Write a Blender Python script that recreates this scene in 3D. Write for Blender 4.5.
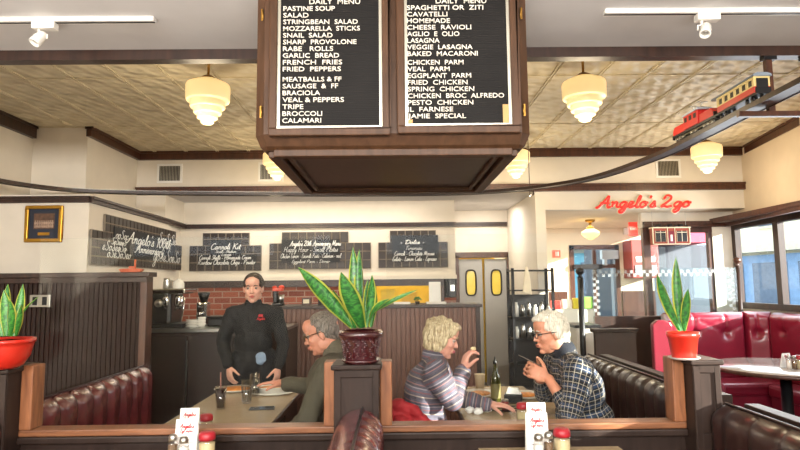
import bpy, math, random
import numpy as np
from mathutils import Vector, Matrix, noise
random.seed(7)
PI = math.pi
for o in list(bpy.data.objects): bpy.data.objects.remove(o)
SC = bpy.context.scene; COL = SC.collection

# ------------------------------------------------------------ camera, light, exposure
PITCH, YAW, ROLL, FPX, EYE = math.radians(5.8), math.radians(0.6), math.radians(0.6), 580.0, 1.5
cd = bpy.data.cameras.new('camera'); cam = bpy.data.objects.new('camera', cd); COL.objects.link(cam)
cd.sensor_width = 36; cd.lens = 36 * FPX / 800; cd.clip_start = .05; cd.clip_end = 300
RM = Matrix.Rotation(-YAW, 3, 'Z') @ Matrix.Rotation(PI/2 + PITCH, 3, 'X') @ Matrix.Rotation(-ROLL, 3, 'Z')
cam.matrix_world = Matrix.Translation((0, 0, EYE)) @ RM.to_4x4()
SC.camera = cam
def at(px, py, Y):
    """the point in the place that the pixel sees at distance Y"""
    d = RM @ Vector(((px-400)/FPX, (225-py)/FPX, -1)); s = Y/d.y
    return Vector((d.x*s, Y, EYE + d.z*s))
def onz(px, py, z):
    d = RM @ Vector(((px-400)/FPX, (225-py)/FPX, -1)); s = (z-EYE)/d.z
    return Vector((d.x*s, d.y*s, z))

w = bpy.data.worlds.new('World'); SC.world = w; w.use_nodes = True
bg = w.node_tree.nodes['Background']; bg.inputs[0].default_value = (.78, .88, 1, 1); bg.inputs[1].default_value = 3.2
sd = bpy.data.lights.new('sun', 'SUN'); sd.energy = 24; sd.angle = math.radians(.6); sd.color = (1, .93, .82)
sun = bpy.data.objects.new('sun', sd); COL.objects.link(sun)
sun.rotation_euler = Vector((-.80, .50, -.235)).to_track_quat('-Z', 'Y').to_euler()
def area(name, loc, tgt, sx, sy, e, col):
    l = bpy.data.lights.new(name, 'AREA'); l.shape = 'RECTANGLE'; l.size = sx; l.size_y = sy; l.energy = e; l.color = col
    o = bpy.data.objects.new(name, l); COL.objects.link(o); o.location = loc
    o.rotation_euler = (Vector(tgt)-Vector(loc)).to_track_quat('-Z', 'Y').to_euler(); return o
area('front_fill_light', (-.3, -2.3, 2.42), (-.3, 4, 1.9), 6.0, .5, 380, (1, .95, .88))  # added frontal fill behind the viewer, set above what the glass screens mirror
area('side_window_daylight', (4.2, 5.7, 1.65), (0, 4.6, 1.6), 2.6, .8, 40, (.9, .95, 1))
bn = area('ceiling_fill_light', (-.2, -.6, .3), (-.2, -.2, 3.2), 5.5, 1.8, 145, (1, .95, .89)); bn.data.spread = math.radians(118)  # added upward fill to brighten the ceilings, spread narrowed to miss the glass
area('counter_fill_light', (-.9, 7.05, 2.55), (-.9, 7.2, 0), 2.6, .3, 22, (1, .9, .78))  # added fill under the lower ceiling to brighten the back walls
area('service_fill_light', (1.25, 7.9, 2.55), (1.25, 8.1, 0), .5, .5, 14, (1, .93, .85))  # added fill to brighten the kitchen doors and their passage
SC.view_settings.view_transform = 'Standard'; SC.view_settings.look = 'None'
SC.view_settings.exposure = 0.08; SC.view_settings.gamma = 1; SC.view_settings.use_curve_mapping = False

# ------------------------------------------------------------ materials
def lin(c):
    if isinstance(c, str): c = tuple(int(c[i:i+2], 16) for i in (0, 2, 4))
    return tuple(((v/255)/12.92 if v/255 <= .04045 else ((v/255+.055)/1.055)**2.4) for v in c) + (1,)
def nodes(name):
    m = bpy.data.materials.new(name); m.use_nodes = True; return m, m.node_tree.nodes, m.node_tree.links, m.node_tree.nodes['Principled BSDF']
MC = {}
def mat(name, c, rough=.5, metal=0, var=.12, vs=6, bump=0, bs=60, coat=0, emis=0, ec=None, sub=0, trans=0, alpha=None):
    if name in MC: return MC[name]
    m, N, L, b = nodes(name); c = lin(c)
    b.inputs['Roughness'].default_value = rough; b.inputs['Metallic'].default_value = metal
    b.inputs['Coat Weight'].default_value = coat; b.inputs['Coat Roughness'].default_value = .12
    tc = N.new('ShaderNodeTexCoord'); nz = N.new('ShaderNodeTexNoise'); nz.inputs['Scale'].default_value = vs; nz.inputs['Detail'].default_value = 4
    L.new(tc.outputs['Object'], nz.inputs['Vector'])
    r = N.new('ShaderNodeValToRGB'); r.color_ramp.elements[0].position = .3; r.color_ramp.elements[1].position = .7
    r.color_ramp.elements[0].color = tuple(v*(1-var) for v in c[:3])+(1,); r.color_ramp.elements[1].color = tuple(min(1, v*(1+var)) for v in c[:3])+(1,)
    L.new(nz.outputs['Fac'], r.inputs[0]); L.new(r.outputs[0], b.inputs['Base Color'])
    if bump:
        n2 = N.new('ShaderNodeTexNoise'); n2.inputs['Scale'].default_value = bs; L.new(tc.outputs['Object'], n2.inputs['Vector'])
        bp = N.new('ShaderNodeBump'); bp.inputs['Strength'].default_value = bump; bp.inputs['Distance'].default_value = .01
        L.new(n2.outputs['Fac'], bp.inputs['Height']); L.new(bp.outputs[0], b.inputs['Normal'])
    if emis:
        b.inputs['Emission Color'].default_value = lin(ec) if ec else c; b.inputs['Emission Strength'].default_value = emis
    if sub: b.inputs['Subsurface Weight'].default_value = sub; b.inputs['Subsurface Scale'].default_value = .01
    if trans: b.inputs['Transmission Weight'].default_value = trans; b.inputs['IOR'].default_value = 1.3
    if alpha is not None: b.inputs['Alpha'].default_value = alpha
    MC[name] = m; return m
def wood(name, c1, c2, rough=.4, scale=(3, 3, .5), coat=.08):
    if name in MC: return MC[name]
    m, N, L, b = nodes(name); tc = N.new('ShaderNodeTexCoord'); mp = N.new('ShaderNodeMapping'); mp.inputs['Scale'].default_value = scale
    nz = N.new('ShaderNodeTexNoise'); nz.inputs['Scale'].default_value = 9; nz.inputs['Detail'].default_value = 7; nz.inputs['Distortion'].default_value = .6
    r = N.new('ShaderNodeValToRGB'); r.color_ramp.elements[0].position = .32; r.color_ramp.elements[1].position = .68
    r.color_ramp.elements[0].color = lin(c1); r.color_ramp.elements[1].color = lin(c2)
    L.new(tc.outputs['Object'], mp.inputs[0]); L.new(mp.outputs[0], nz.inputs['Vector']); L.new(nz.outputs['Fac'], r.inputs[0]); L.new(r.outputs[0], b.inputs['Base Color'])
    b.inputs['Roughness'].default_value = rough; b.inputs['Coat Weight'].default_value = coat; b.inputs['Coat Roughness'].default_value = .2
    MC[name] = m; return m
def glass(name, tint=(.97, .98, .97), refl=1.0, base=0.0):
    if name in MC: return MC[name]
    m = bpy.data.materials.new(name); m.use_nodes = True; N = m.node_tree.nodes; L = m.node_tree.links; N.clear()
    out = N.new('ShaderNodeOutputMaterial'); t = N.new('ShaderNodeBsdfTransparent'); g = N.new('ShaderNodeBsdfGlossy'); mx = N.new('ShaderNodeMixShader')
    t.inputs[0].default_value = tint+(1,); g.inputs['Roughness'].default_value = .01
    ge = N.new('ShaderNodeNewGeometry'); dt = N.new('ShaderNodeVectorMath'); dt.operation = 'DOT_PRODUCT'; L.new(ge.outputs['Incoming'], dt.inputs[0]); L.new(ge.outputs['Normal'], dt.inputs[1])
    def mth(op, a, b_, c=None):
        n = N.new('ShaderNodeMath'); n.operation = op
        for i, v in enumerate((a, b_, c)):
            if v is None: continue
            if isinstance(v, (int, float)): n.inputs[i].default_value = v
            else: L.new(v, n.inputs[i])
        return n.outputs[0]
    ab = mth('ABSOLUTE', dt.outputs['Value'], 0); sch = mth('MULTIPLY_ADD', mth('POWER', mth('SUBTRACT', 1, ab), 5), .96, .022)
    mm = N.new('ShaderNodeMath'); mm.operation = 'MULTIPLY_ADD'; mm.inputs[1].default_value = refl*.5; mm.inputs[2].default_value = base
    mm.use_clamp = True
    L.new(sch, mm.inputs[0]); L.new(mm.outputs[0], mx.inputs[0]); L.new(t.outputs[0], mx.inputs[1]); L.new(g.outputs[0], mx.inputs[2]); L.new(mx.outputs[0], out.inputs[0])
    MC[name] = m; return m

def brickmat(name):
    m, N, L, b = nodes(name); tc = N.new('ShaderNodeTexCoord'); sp = N.new('ShaderNodeSeparateXYZ'); cb = N.new('ShaderNodeCombineXYZ')
    L.new(tc.outputs['Object'], sp.inputs[0]); L.new(sp.outputs[0], cb.inputs[0]); L.new(sp.outputs[2], cb.inputs[1])
    br = N.new('ShaderNodeTexBrick'); br.inputs['Scale'].default_value = 1; br.inputs['Brick Width'].default_value = .21; br.inputs['Row Height'].default_value = .075
    br.inputs['Mortar Size'].default_value = .007; br.inputs['Color1'].default_value = lin('a0563f'); br.inputs['Color2'].default_value = lin('7a3a2c'); br.inputs['Mortar'].default_value = lin('a58a7c')
    L.new(cb.outputs[0], br.inputs['Vector']); L.new(br.outputs['Color'], b.inputs['Base Color']); b.inputs['Roughness'].default_value = .7
    bp = N.new('ShaderNodeBump'); bp.inputs['Strength'].default_value = .6; bp.inputs['Distance'].default_value = .01; bp.invert = True
    L.new(br.outputs['Fac'], bp.inputs['Height']); L.new(bp.outputs[0], b.inputs['Normal']); return m
def tinmat(name):
    m, N, L, b = nodes(name); tc = N.new('ShaderNodeTexCoord'); b.inputs['Base Color'].default_value = lin('d3c6a8'); b.inputs['Roughness'].default_value = .52
    # pressed ornament: petals round each 0.305 m cell
    sp = N.new('ShaderNodeSeparateXYZ'); L.new(tc.outputs['Object'], sp.inputs[0])
    def ma(op, a, c=None, d=None):
        n = N.new('ShaderNodeMath'); n.operation = op
        for i, v in enumerate((a, c, d)):
            if v is None: continue
            if isinstance(v, (int, float)): n.inputs[i].default_value = v
            else: L.new(v, n.inputs[i])
        return n.outputs[0]
    k = 2*PI/.305
    cx = ma('COSINE', ma('MULTIPLY', sp.outputs[0], k)); cy = ma('COSINE', ma('MULTIPLY', sp.outputs[1], k))
    c2 = ma('COSINE', ma('MULTIPLY', ma('ADD', sp.outputs[0], sp.outputs[1]), k)); c3 = ma('COSINE', ma('MULTIPLY', ma('SUBTRACT', sp.outputs[0], sp.outputs[1]), k*2))
    h = ma('ADD', ma('MULTIPLY', cx, cy), ma('MULTIPLY', ma('MULTIPLY', c2, c3), .6))
    vo = N.new('ShaderNodeTexVoronoi'); vo.inputs['Scale'].default_value = 9; L.new(tc.outputs['Object'], vo.inputs['Vector'])
    h2 = ma('ADD', h, ma('MULTIPLY', vo.outputs['Distance'], 1.2))
    bp = N.new('ShaderNodeBump'); bp.inputs['Strength'].default_value = .8; bp.inputs['Distance'].default_value = .017
    L.new(h2, bp.inputs['Height']); L.new(bp.outputs[0], b.inputs['Normal']); return m

M = dict(
 wall=mat('cream_plaster', 'dcd3c4', .8, var=.03), warmwall=mat('warm_plaster', 'dccbb2', .8, var=.03), white=mat('white_ceiling_paint', 'd2d0cf', .85, var=.03),
 trim=wood('brown_trim', '3a2117', '54301f', .35), dtrim=wood('dark_trim', '24150f', '3b241a', .4), frame=wood('orange_oak', '6f432b', '95613f', .38, (6, 6, .8)),
 frameh=wood('orange_oak_rail', '66402a', '8c5c3c', .38, (.8, 6, 6)),
 panel=wood('espresso_panel', '261c18', '332722', .4), boxw=wood('walnut_board_case', '3f2a1b', '523826', .42), boxd=wood('dark_walnut_panel', '2e2019', '3b2921', .4),
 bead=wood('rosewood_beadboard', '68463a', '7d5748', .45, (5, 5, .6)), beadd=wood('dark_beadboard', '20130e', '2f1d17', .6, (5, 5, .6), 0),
 tin=tinmat('pressed_tin'), brick=brickmat('red_brick'),
 burg=mat('burgundy_vinyl', '5a2426', .27, var=.2, vs=12, bump=.08, bs=180, coat=.4), burgb=mat('brown_vinyl', '2e1b18', .34, var=.2, vs=12, bump=.08, bs=180, coat=.3),
 red=mat('red_vinyl', '7c1a2e', .3, var=.12, vs=5, coat=.35), seam=mat('dark_piping', '2a1012', .4),
 table=mat('tan_laminate', 'b09a78', .25, var=.05, vs=30, coat=.3), tablew=mat('pale_laminate', 'b9b0a8', .18, var=.05, vs=30, coat=.5), edge=wood('table_edge', '3b2218', '55352a', .4),
 steel=mat('brushed_steel', 'b5b3ae', .28, 1, var=.05), chrome=mat('chrome', 'd8d8d8', .1, 1, var=.02), black=mat('black_metal', '17171a', .4, .3), blackp=mat('black_plastic', '131315', .35),
 brass=mat('brass', '9a7438', .38, 1), gold=mat('gold_frame', 'b88a35', .35, .9), lampg=mat('opal_glass', 'f4e6c0', .3, emis=.62, ec='ffd88c', var=.01),
 tile=mat('black_glazed_tile', '2b211b', .4, var=.3, vs=14), grout=mat('pale_grout', '7d7264', .9), slate=mat('chalkboard', '26272a', .7, var=.15),
 chalk=mat('chalk', 'ededea', .9, var=.05), letter=mat('letter_plastic', 'd6d0c4', .6, emis=0, var=.02), felt=mat('letterboard_felt', '1a1817', .7, var=.2), alu=mat('aluminium', 'b9b4a6', .35, .8),
 whitep=mat('white_plastic', 'e6e3dc', .4, var=.02), redpot=mat('red_glaze', 'c22a1c', .3, coat=.3, var=.06), neon=mat('red_sign_letter', 'd8251c', .35, emis=.35, ec='ff2a1c', var=.05), cream=mat('cream_outline', 'e8dcc0', .5),
 soil=mat('soil', '2e2018', .9, bump=.5), paper=mat('white_card', 'efeeea', .6, var=.02), redink=mat('red_ink', 'b8222a', .6), blueink=mat('blue_card', '1f3a7a', .5), greyink=mat('grey_ink', '8d8d92', .6),
 glass=glass('clear_pane', refl=1.0), wglass=glass('window_glass', (.93, .96, .97)), dglass=glass('drinking_glass', (1, 1, 1), 1.8, .05), floor=mat('dark_floor_tile', '4b3a31', .35, vs=3),
 plate=mat('white_china', 'e3dfd6', .2, coat=.4, var=.02))
for k_ in ('dark_beadboard', 'espresso_panel', 'walnut_board_case', 'letterboard_felt'): MC[k_].node_tree.nodes['Principled BSDF'].inputs['Specular IOR Level'].default_value = .22
# ------------------------------------------------------------ mesh helpers
class MB:
    def __init__(s): s.v = []; s.f = []; s.m = []; s.sm = []
    def add(s, vs, fs, mi=0, smooth=False, T=None):
        o = len(s.v)
        for p in vs:
            p = Vector(p); s.v.append(T @ p if T is not None else p)
        for f in fs: s.f.append([i+o for i in f]); s.m.append(mi); s.sm.append(smooth)
        return s
    def box(s, x0, x1, y0, y1, z0, z1, mi=0, T=None):
        vs = [(x, y, z) for x in (x0, x1) for y in (y0, y1) for z in (z0, z1)]
        return s.add(vs, [(0,1,3,2),(4,6,7,5),(0,4,5,1),(2,3,7,6),(0,2,6,4),(1,5,7,3)], mi, False, T)
    def cbox(s, c, d, mi=0, T=None):
        return s.box(c[0]-d[0]/2, c[0]+d[0]/2, c[1]-d[1]/2, c[1]+d[1]/2, c[2]-d[2]/2, c[2]+d[2]/2, mi, T)
    def bar(s, a, b, wd, h, mi=0, up=(0,0,1)):
        a = Vector(a); b = Vector(b); d = (b-a); L = d.length; d.normalize(); u = Vector(up)
        sx = d.cross(u); sx = sx.normalized() if sx.length > 1e-5 else Vector((1,0,0)); uu = sx.cross(d)
        T = Matrix.Translation(a) @ Matrix((sx, d, uu)).transposed().to_4x4()
        return s.box(-wd/2, wd/2, 0, L, -h/2, h/2, mi, T)
    def tube(s, pts, r, n=8, mi=0, caps=True, flat=1.0):
        pts = [Vector(p) for p in pts]; rr = r if isinstance(r, (list, tuple)) else [r]*len(pts)
        vs = []; fs = []; pr = None
        for i, p in enumerate(pts):
            t = (pts[min(i+1, len(pts)-1)]-pts[max(i-1, 0)])
            t = t.normalized() if t.length > 1e-9 else Vector((0,0,1))
            if pr is None: pr = t.cross(Vector((0,0,1))) if abs(t.z) < .95 else t.cross(Vector((1,0,0)))
            pr = pr - t*pr.dot(t); pr = pr.normalized() if pr.length > 1e-6 else t.orthogonal().normalized(); q = t.cross(pr)
            for k in range(n):
                a = 2*PI*k/n; vs.append(p+pr*math.cos(a)*rr[i]+q*math.sin(a)*rr[i]*flat)
        for i in range(len(pts)-1):
            for k in range(n): k2 = (k+1) % n; fs.append((i*n+k, i*n+k2, (i+1)*n+k2, (i+1)*n+k))
        if caps: fs.append(tuple(range(n-1, -1, -1))); fs.append(tuple((len(pts)-1)*n+k for k in range(n)))
        return s.add(vs, fs, mi, n > 6)
    def lathe(s, prof, n=24, mi=0, c=(0,0,0), smooth=True, sx=1, sy=1, T=None):
        vs = []; fs = []; c = Vector(c)
        for (r, z) in prof:
            for k in range(n): a = 2*PI*k/n; vs.append(c+Vector((r*math.cos(a)*sx, r*math.sin(a)*sy, z)))
        for i in range(len(prof)-1):
            for k in range(n): k2 = (k+1) % n; fs.append((i*n+k, i*n+k2, (i+1)*n+k2, (i+1)*n+k))
        if prof[0][0] > 1e-6: fs.append(tuple(range(n-1, -1, -1)))
        if prof[-1][0] > 1e-6: fs.append(tuple((len(prof)-1)*n+k for k in range(n)))
        return s.add(vs, fs, mi, smooth, T)
    def ball(s, c, r, n=12, mi=0, R=None):
        r = (r, r, r) if isinstance(r, (int, float)) else r
        T = Matrix.Translation(Vector(c)) @ (R.to_4x4() if R else Matrix()) @ Matrix.Diagonal((r[0], r[1], r[2], 1))
        return s.lathe([(math.sin(PI*i/n), -math.cos(PI*i/n)) for i in range(n+1)], n*2 if n < 14 else 24, mi, T=T)
    def prism(s, poly, y0, y1, mi=0, T=None):   # polygon in xz extruded along y
        n = len(poly); vs = [(x, y0, z) for x, z in poly]+[(x, y1, z) for x, z in poly]
        fs = [tuple(range(n)), tuple(range(2*n-1, n-1, -1))]+[((i+1) % n, i, i+n, (i+1) % n+n) for i in range(n)]
        return s.add(vs, fs, mi, False, T)
    def build(s, name, m, parent=None, bevel=0, loc=None, rot=None):
        me = bpy.data.meshes.new(name); me.from_pydata([tuple(v) for v in s.v], [], s.f)
        for x in (m if isinstance(m, (list, tuple)) else [m]): me.materials.append(x)
        me.polygons.foreach_set('material_index', s.m); me.polygons.foreach_set('use_smooth', s.sm); me.update()
        import bmesh
        b = bmesh.new(); b.from_mesh(me); bmesh.ops.remove_doubles(b, verts=b.verts, dist=1e-6); bmesh.ops.recalc_face_normals(b, faces=b.faces); b.to_mesh(me); b.free()
        o = bpy.data.objects.new(name, me); COL.objects.link(o)
        if parent: o.parent = parent
        if loc: o.location = loc
        if rot: o.rotation_euler = rot
        if bevel:
            bv = o.modifiers.new('bevel', 'BEVEL'); bv.width = bevel; bv.segments = 2; bv.limit_method = 'ANGLE'; bv.angle_limit = .7
        return o
def tag(o, label=None, cat=None, group=None, kind=None):
    if label: o['label'] = label
    if cat: o['category'] = cat
    if group: o['group'] = group
    if kind: o['kind'] = kind
    return o
def thing(name, label, cat, loc=(0,0,0), rz=0, group=None):
    o = bpy.data.objects.new(name, None); COL.objects.link(o); o.location = loc; o.rotation_euler = (0,0,rz); o.empty_display_size = .05
    return tag(o, label, cat, group)
def struct(o): o['kind'] = 'structure'; return o
def dup(root, loc, rz=None, label=None):
    r = root.copy(); COL.objects.link(r); r.location = loc
    if rz is not None: r.rotation_euler = (0,0,rz)
    if label: r['label'] = label
    for ch in [c for c in bpy.data.objects if c.parent == root]:
        c = ch.copy(); COL.objects.link(c); c.parent = r
        for g in [x for x in bpy.data.objects if x.parent == ch]:
            d = g.copy(); COL.objects.link(d); d.parent = c
    return r
def text_part(s, size, m, parent, T, align='LEFT', name='lettering', ext=.002, bold=0, sx=1, sp=1, fit=None):
    cu = bpy.data.curves.new('t', 'FONT'); cu.body = s; cu.size = size; cu.extrude = ext; cu.align_x = align; cu.offset = bold; cu.space_character = sp; cu.resolution_u = 3
    to = bpy.data.objects.new('t', cu); COL.objects.link(to); dg = bpy.context.evaluated_depsgraph_get()
    me = bpy.data.meshes.new_from_object(to.evaluated_get(dg)); bpy.data.objects.remove(to); me.name = name
    if fit:
        xs = [v.co.x for v in me.vertices]; sx = fit/(max(xs)-min(xs)); me.transform(Matrix.Translation((-min(xs), 0, 0)))
    me.transform(T @ Matrix.Rotation(PI/2, 4, 'X') @ Matrix.Diagonal((sx, 1, 1, 1))); me.materials.clear(); me.materials.append(m)
    o = bpy.data.objects.new(name, me); COL.objects.link(o); o.parent = parent; return o

# handwriting: strokes per letter (x, y) with baseline 0 and x-height 1
G = {
 'A': (1.9, [[(0,.1),(.2,-.05),(.6,.5),(1.1,1.6),(1.35,2.1),(1.4,1.2),(1.45,.3),(1.6,0),(1.9,.15)], [(.45,.75),(.9,.85),(1.6,.8)]]),
 'C': (1.6, [[(1.5,1.7),(1.3,2.1),(.8,2.0),(.3,1.3),(.2,.6),(.5,.05),(1.0,0),(1.6,.3)]]),
 'D': (1.9, [[(.6,1.9),(.5,1.0),(.35,.1),(.9,0),(1.5,.4),(1.7,1.2),(1.3,1.9),(.6,2.1),(.1,1.8),(.05,1.5)]]),
 'K': (1.7, [[(.3,2.1),(.3,1),(.2,0)], [(1.4,2.1),(.8,1.4),(.35,1.0),(.8,.9),(1.2,.1),(1.7,.15)]]),
 'M': (2.3, [[(.1,0),(.4,1.2),(.6,2.1),(.8,1.0),(1.0,.2),(1.4,1.3),(1.7,2.1),(1.75,1.0),(1.9,0),(2.3,.2)]]),
 'S': (1.4, [[(1.2,1.8),(.8,2.1),(.4,1.7),(.7,1.2),(1.1,.7),(.9,.1),(.4,0),(.1,.3)]]),
 'E': (1.3, [[(1.2,1.8),(.8,2.1),(.4,1.7),(.8,1.15),(.3,.8),(.3,.1),(.8,0),(1.3,.3)]]),
 'G': (1.5, [[(1.3,1.7),(.9,2.1),(.3,1.3),(.3,.2),(.9,0),(1.2,.8),(.7,.9),(1.3,.9)]]),
 'H': (1.9, [[(.3,2.1),(.3,1),(.2,0)], [(1.4,2.1),(1.3,1),(1.3,.1),(1.8,.1)], [(.2,1.0),(1.4,1.1)]]),
 'R': (1.7, [[(.3,2.0),(.2,0)], [(.2,1.8),(.9,2.1),(1.3,1.6),(.4,1.0),(.9,.6),(1.3,0),(1.7,.15)]]),
 'P': (1.5, [[(.3,2.0),(.2,0)], [(.2,1.8),(.9,2.1),(1.3,1.6),(.4,.9)]]),
 'L': (1.3, [[(.7,1.9),(.4,2.0),(.3,1),(.15,.1),(.6,0),(1.3,.2)]]),
 'T': (1.4, [[(.7,2.0),(.6,1),(.5,0)], [(.1,1.9),(1.3,2.1)]]),
 'a': (1.1, [[(.85,.85),(.5,1),(.1,.6),(.2,.05),(.6,.2),(.85,.95),(.8,.2),(1.1,.1)]]),
 'b': (1.0, [[(.1,.2),(.45,1.6),(.4,2.0),(.2,1.5),(.2,.1),(.6,0),(.8,.6),(.4,.9),(1.0,.85)]]),
 'c': (.9, [[(.75,.8),(.45,1),(.1,.6),(.2,.05),(.55,0),(.9,.25)]]),
 'd': (1.1, [[(.85,.85),(.5,1),(.1,.6),(.2,.05),(.6,.2),(.9,2.0),(.8,.2),(1.1,.1)]]),
 'e': (.9, [[(0,.15),(.5,.5),(.6,.9),(.3,1),(.1,.5),(.3,0),(.6,.05),(.9,.3)]]),
 'f': (.8, [[(.1,.2),(.5,1.5),(.7,2.0),(.45,1.9),(.3,.5),(.2,-.9)], [(.1,.9),(.7,1.0)]]),
 'g': (1.1, [[(.85,.85),(.5,1),(.1,.6),(.2,.05),(.6,.2),(.85,.95),(.8,-.5),(.45,-1),(.15,-.7),(.7,-.1),(1.1,.2)]]),
 'h': (1.1, [[(0,.2),(.4,1.3),(.5,2.0),(.3,1.8),(.2,0)], [(.25,.5),(.6,1),(.8,.7),(.8,.1),(1.1,.1)]]),
 'i': (.5, [[(0,.2),(.25,1),(.2,.2),(.5,.1)], [(.3,1.45),(.34,1.5)]]),
 'k': (1.0, [[(.3,2.0),(.2,0)], [(.8,1),(.3,.5),(.8,0),(1.0,.1)]]),
 'l': (.6, [[(0,.15),(.4,1.2),(.5,2.0),(.3,1.9),(.2,.6),(.3,0),(.6,.15)]]),
 'm': (1.6, [[(.1,1),(.15,0)], [(.15,.5),(.45,1),(.6,.7),(.6,0)], [(.6,.5),(.95,1),(1.15,.7),(1.15,.1),(1.6,.1)]]),
 'n': (1.1, [[(.05,.8),(.2,1),(.2,.1)], [(.2,.5),(.55,1),(.75,.8),(.75,.15),(1.1,.1)]]),
 'o': (1.0, [[(.5,1),(.1,.7),(.15,.1),(.5,0),(.8,.4),(.7,.9),(.5,1),(.6,.8),(1.0,.85)]]),
 'p': (1.0, [[(.1,.9),(.25,1),(.15,-.9)], [(.2,.6),(.6,1),(.8,.5),(.5,0),(.2,.2)]]),
 'r': (.8, [[(.05,.8),(.2,1),(.2,0)], [(.2,.5),(.5,.95),(.8,.9)]]),
 's': (.8, [[(0,.1),(.4,.95),(.5,1.05),(.6,.4),(.4,0),(.05,.15)], [(.5,.05),(.8,.2)]]),
 't': (.7, [[(.1,.2),(.35,1.7),(.3,.2),(.7,.1)], [(.05,1.1),(.65,1.15)]]),
 'u': (1.1, [[(.05,.8),(.2,1),(.2,.2),(.5,0),(.8,.4),(.85,1),(.8,.2),(1.1,.1)]]),
 'v': (.9, [[(.05,.9),(.2,1),(.4,0),(.7,.9),(.9,.95)]]),
 'w': (1.3, [[(.05,1),(.3,0),(.6,.8),(.85,0),(1.1,.9),(1.3,.9)]]),
 'y': (1.0, [[(.05,.9),(.2,1),(.25,.3),(.5,.1),(.8,.9),(.7,-.3),(.4,-.9),(.2,-.6),(1.0,.2)]]),
 'z': (.9, [[(.1,1),(.7,1),(.1,0),(.9,.05)]]),
 "'": (.35, [[(.25,2.1),(.15,1.7)]]), '-': (.7, [[(.1,.5),(.6,.5)]]), ' ': (.8, []),
 '1': (.7, [[(.1,1.5),(.4,2),(.35,0)]]), '0': (1.2, [[(.6,2),(.15,1.4),(.2,.4),(.6,0),(1.0,.6),(.95,1.6),(.6,2)]]),
 '2': (1.5, [[(.2,1.5),(.5,2.1),(1.0,2.0),(1.05,1.4),(.6,.7),(.1,.05),(.5,.2),(.9,0),(1.4,.2)]]),
}
def crom(p, k=4):
    if len(p) < 3: return p
    q = [p[0]]+p+[p[-1]]; out = []
    for i in range(1, len(q)-2):
        a, b, c, d = [Vector(v) for v in q[i-1:i+3]]
        for j in range(k):
            t = j/k; out.append(tuple(.5*((2*b)+(c-a)*t+(2*a-5*b+4*c-d)*t*t+(-a+3*b-3*c+d)*t**3)))
    return out+[tuple(q[-2])]
def script(mb, s, width, r, slant=.25, x0=0, z0=0, y=0, k=4, n=5, hs=1.0, mi=0):
    """writes s between x0 and x0+width with strokes of radius r, facing -y"""
    s = [c if c in G else (c.lower() if c.lower() in G else 'o') for c in s]; tot = sum(G[c][0] for c in s); u = width/tot; x = 0
    for c in s:
        wd, st = G[c]
        for q in st:
            pts = crom([(a+x, b) for a, b in q], k)
            mb.tube([(x0+(a+b*slant)*u, y, z0+b*u*hs) for a, b in pts], r, n, mi)
        x += wd
    return mb
def tufted(mb, L, z0, z1, t, pitch=.15, crease=.014, rows=(.62,), nl=None, ns=10, both=False, mi=0):
    """a padded bench back along +y (0..L), face towards +x, thickness t centred on x=0, from z0 to z1, rolled top"""
    r = t*.5; path = []
    for i in range(ns+1): path.append((t/2, z0+(z1-r-z0)*i/ns, 1, 0, i/ns))
    for i in range(1, 9): a = PI*i/8; path.append((math.cos(a)*t/2, z1-r+math.sin(a)*r, math.cos(a), math.sin(a), 1+i/8))
    for i in range(1, 7): path.append((-t/2, z1-r-(z1-r-z0)*i/6, -1, 0, 3))
    nl = nl or max(8, int(L/pitch)*8); vs = []; fs = []; n = len(path)
    for j in range(nl+1):
        y = L*j/nl; end = min(y, L-y); e = (1-min(end/.03, 1))**2*.02
        ph = (y/pitch) % 1; dd = min(ph, 1-ph)*pitch
        for (a, z, nx, nz, s) in path:
            act = 1.0 if (s <= 1.45 or both) else 0
            h = -crease*math.exp(-(dd/.014)**2)*act
            for rw in rows:
                zz = z0+(z1-z0)*rw
                if s <= 1.2 or both: h -= .03*math.exp(-((dd)**2+(z-zz)**2)/(.028**2))
                if s <= 1.2: h += .006*math.sin(PI*ph)
            vs.append((a+nx*(h-e), y, z+nz*(h-e)))
    for j in range(nl):
        for i in range(n-1): fs.append((j*n+i, (j+1)*n+i, (j+1)*n+i+1, j*n+i+1))
        fs.append((j*n+n-1, (j+1)*n+n-1, (j+1)*n, j*n))
    fs.append(tuple(range(n))); fs.append(tuple(nl*n+i for i in range(n-1, -1, -1)))
    return mb.add(vs, fs, mi, True)
def beadwall(mb, x0, x1, y, z0, z1, pitch=.05, d=.012, mi=0):
    """facing -y, ribs of real relief"""
    n = int((x1-x0)/pitch); pr = []
    for i in range(n):
        a = x0+(x1-x0)*i/n; b = x0+(x1-x0)*(i+1)/n; w_ = b-a
        pr += [(a, y), (a+w_*.10, y), (a+w_*.16, y+d), (a+w_*.24, y+d), (a+w_*.30, y), (a+w_*.65, y-d*.15)]
    pr.append((x1, y)); vs = [(x, yy, z) for x, yy in pr for z in (z0, z1)]
    k = len(pr); vs += [(x1, y+.04, z0), (x1, y+.04, z1), (x0, y+.04, z0), (x0, y+.04, z1)]
    fs = [(2*i, 2*i+2, 2*i+3, 2*i+1) for i in range(k+1)]+[(2*k+2, 0, 1, 2*k+3)]
    fs.append(tuple(2*i+1 for i in range(k+2))); fs.append(tuple(2*i for i in range(k+1, -1, -1)))
    return mb.add(vs, fs, mi)
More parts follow.
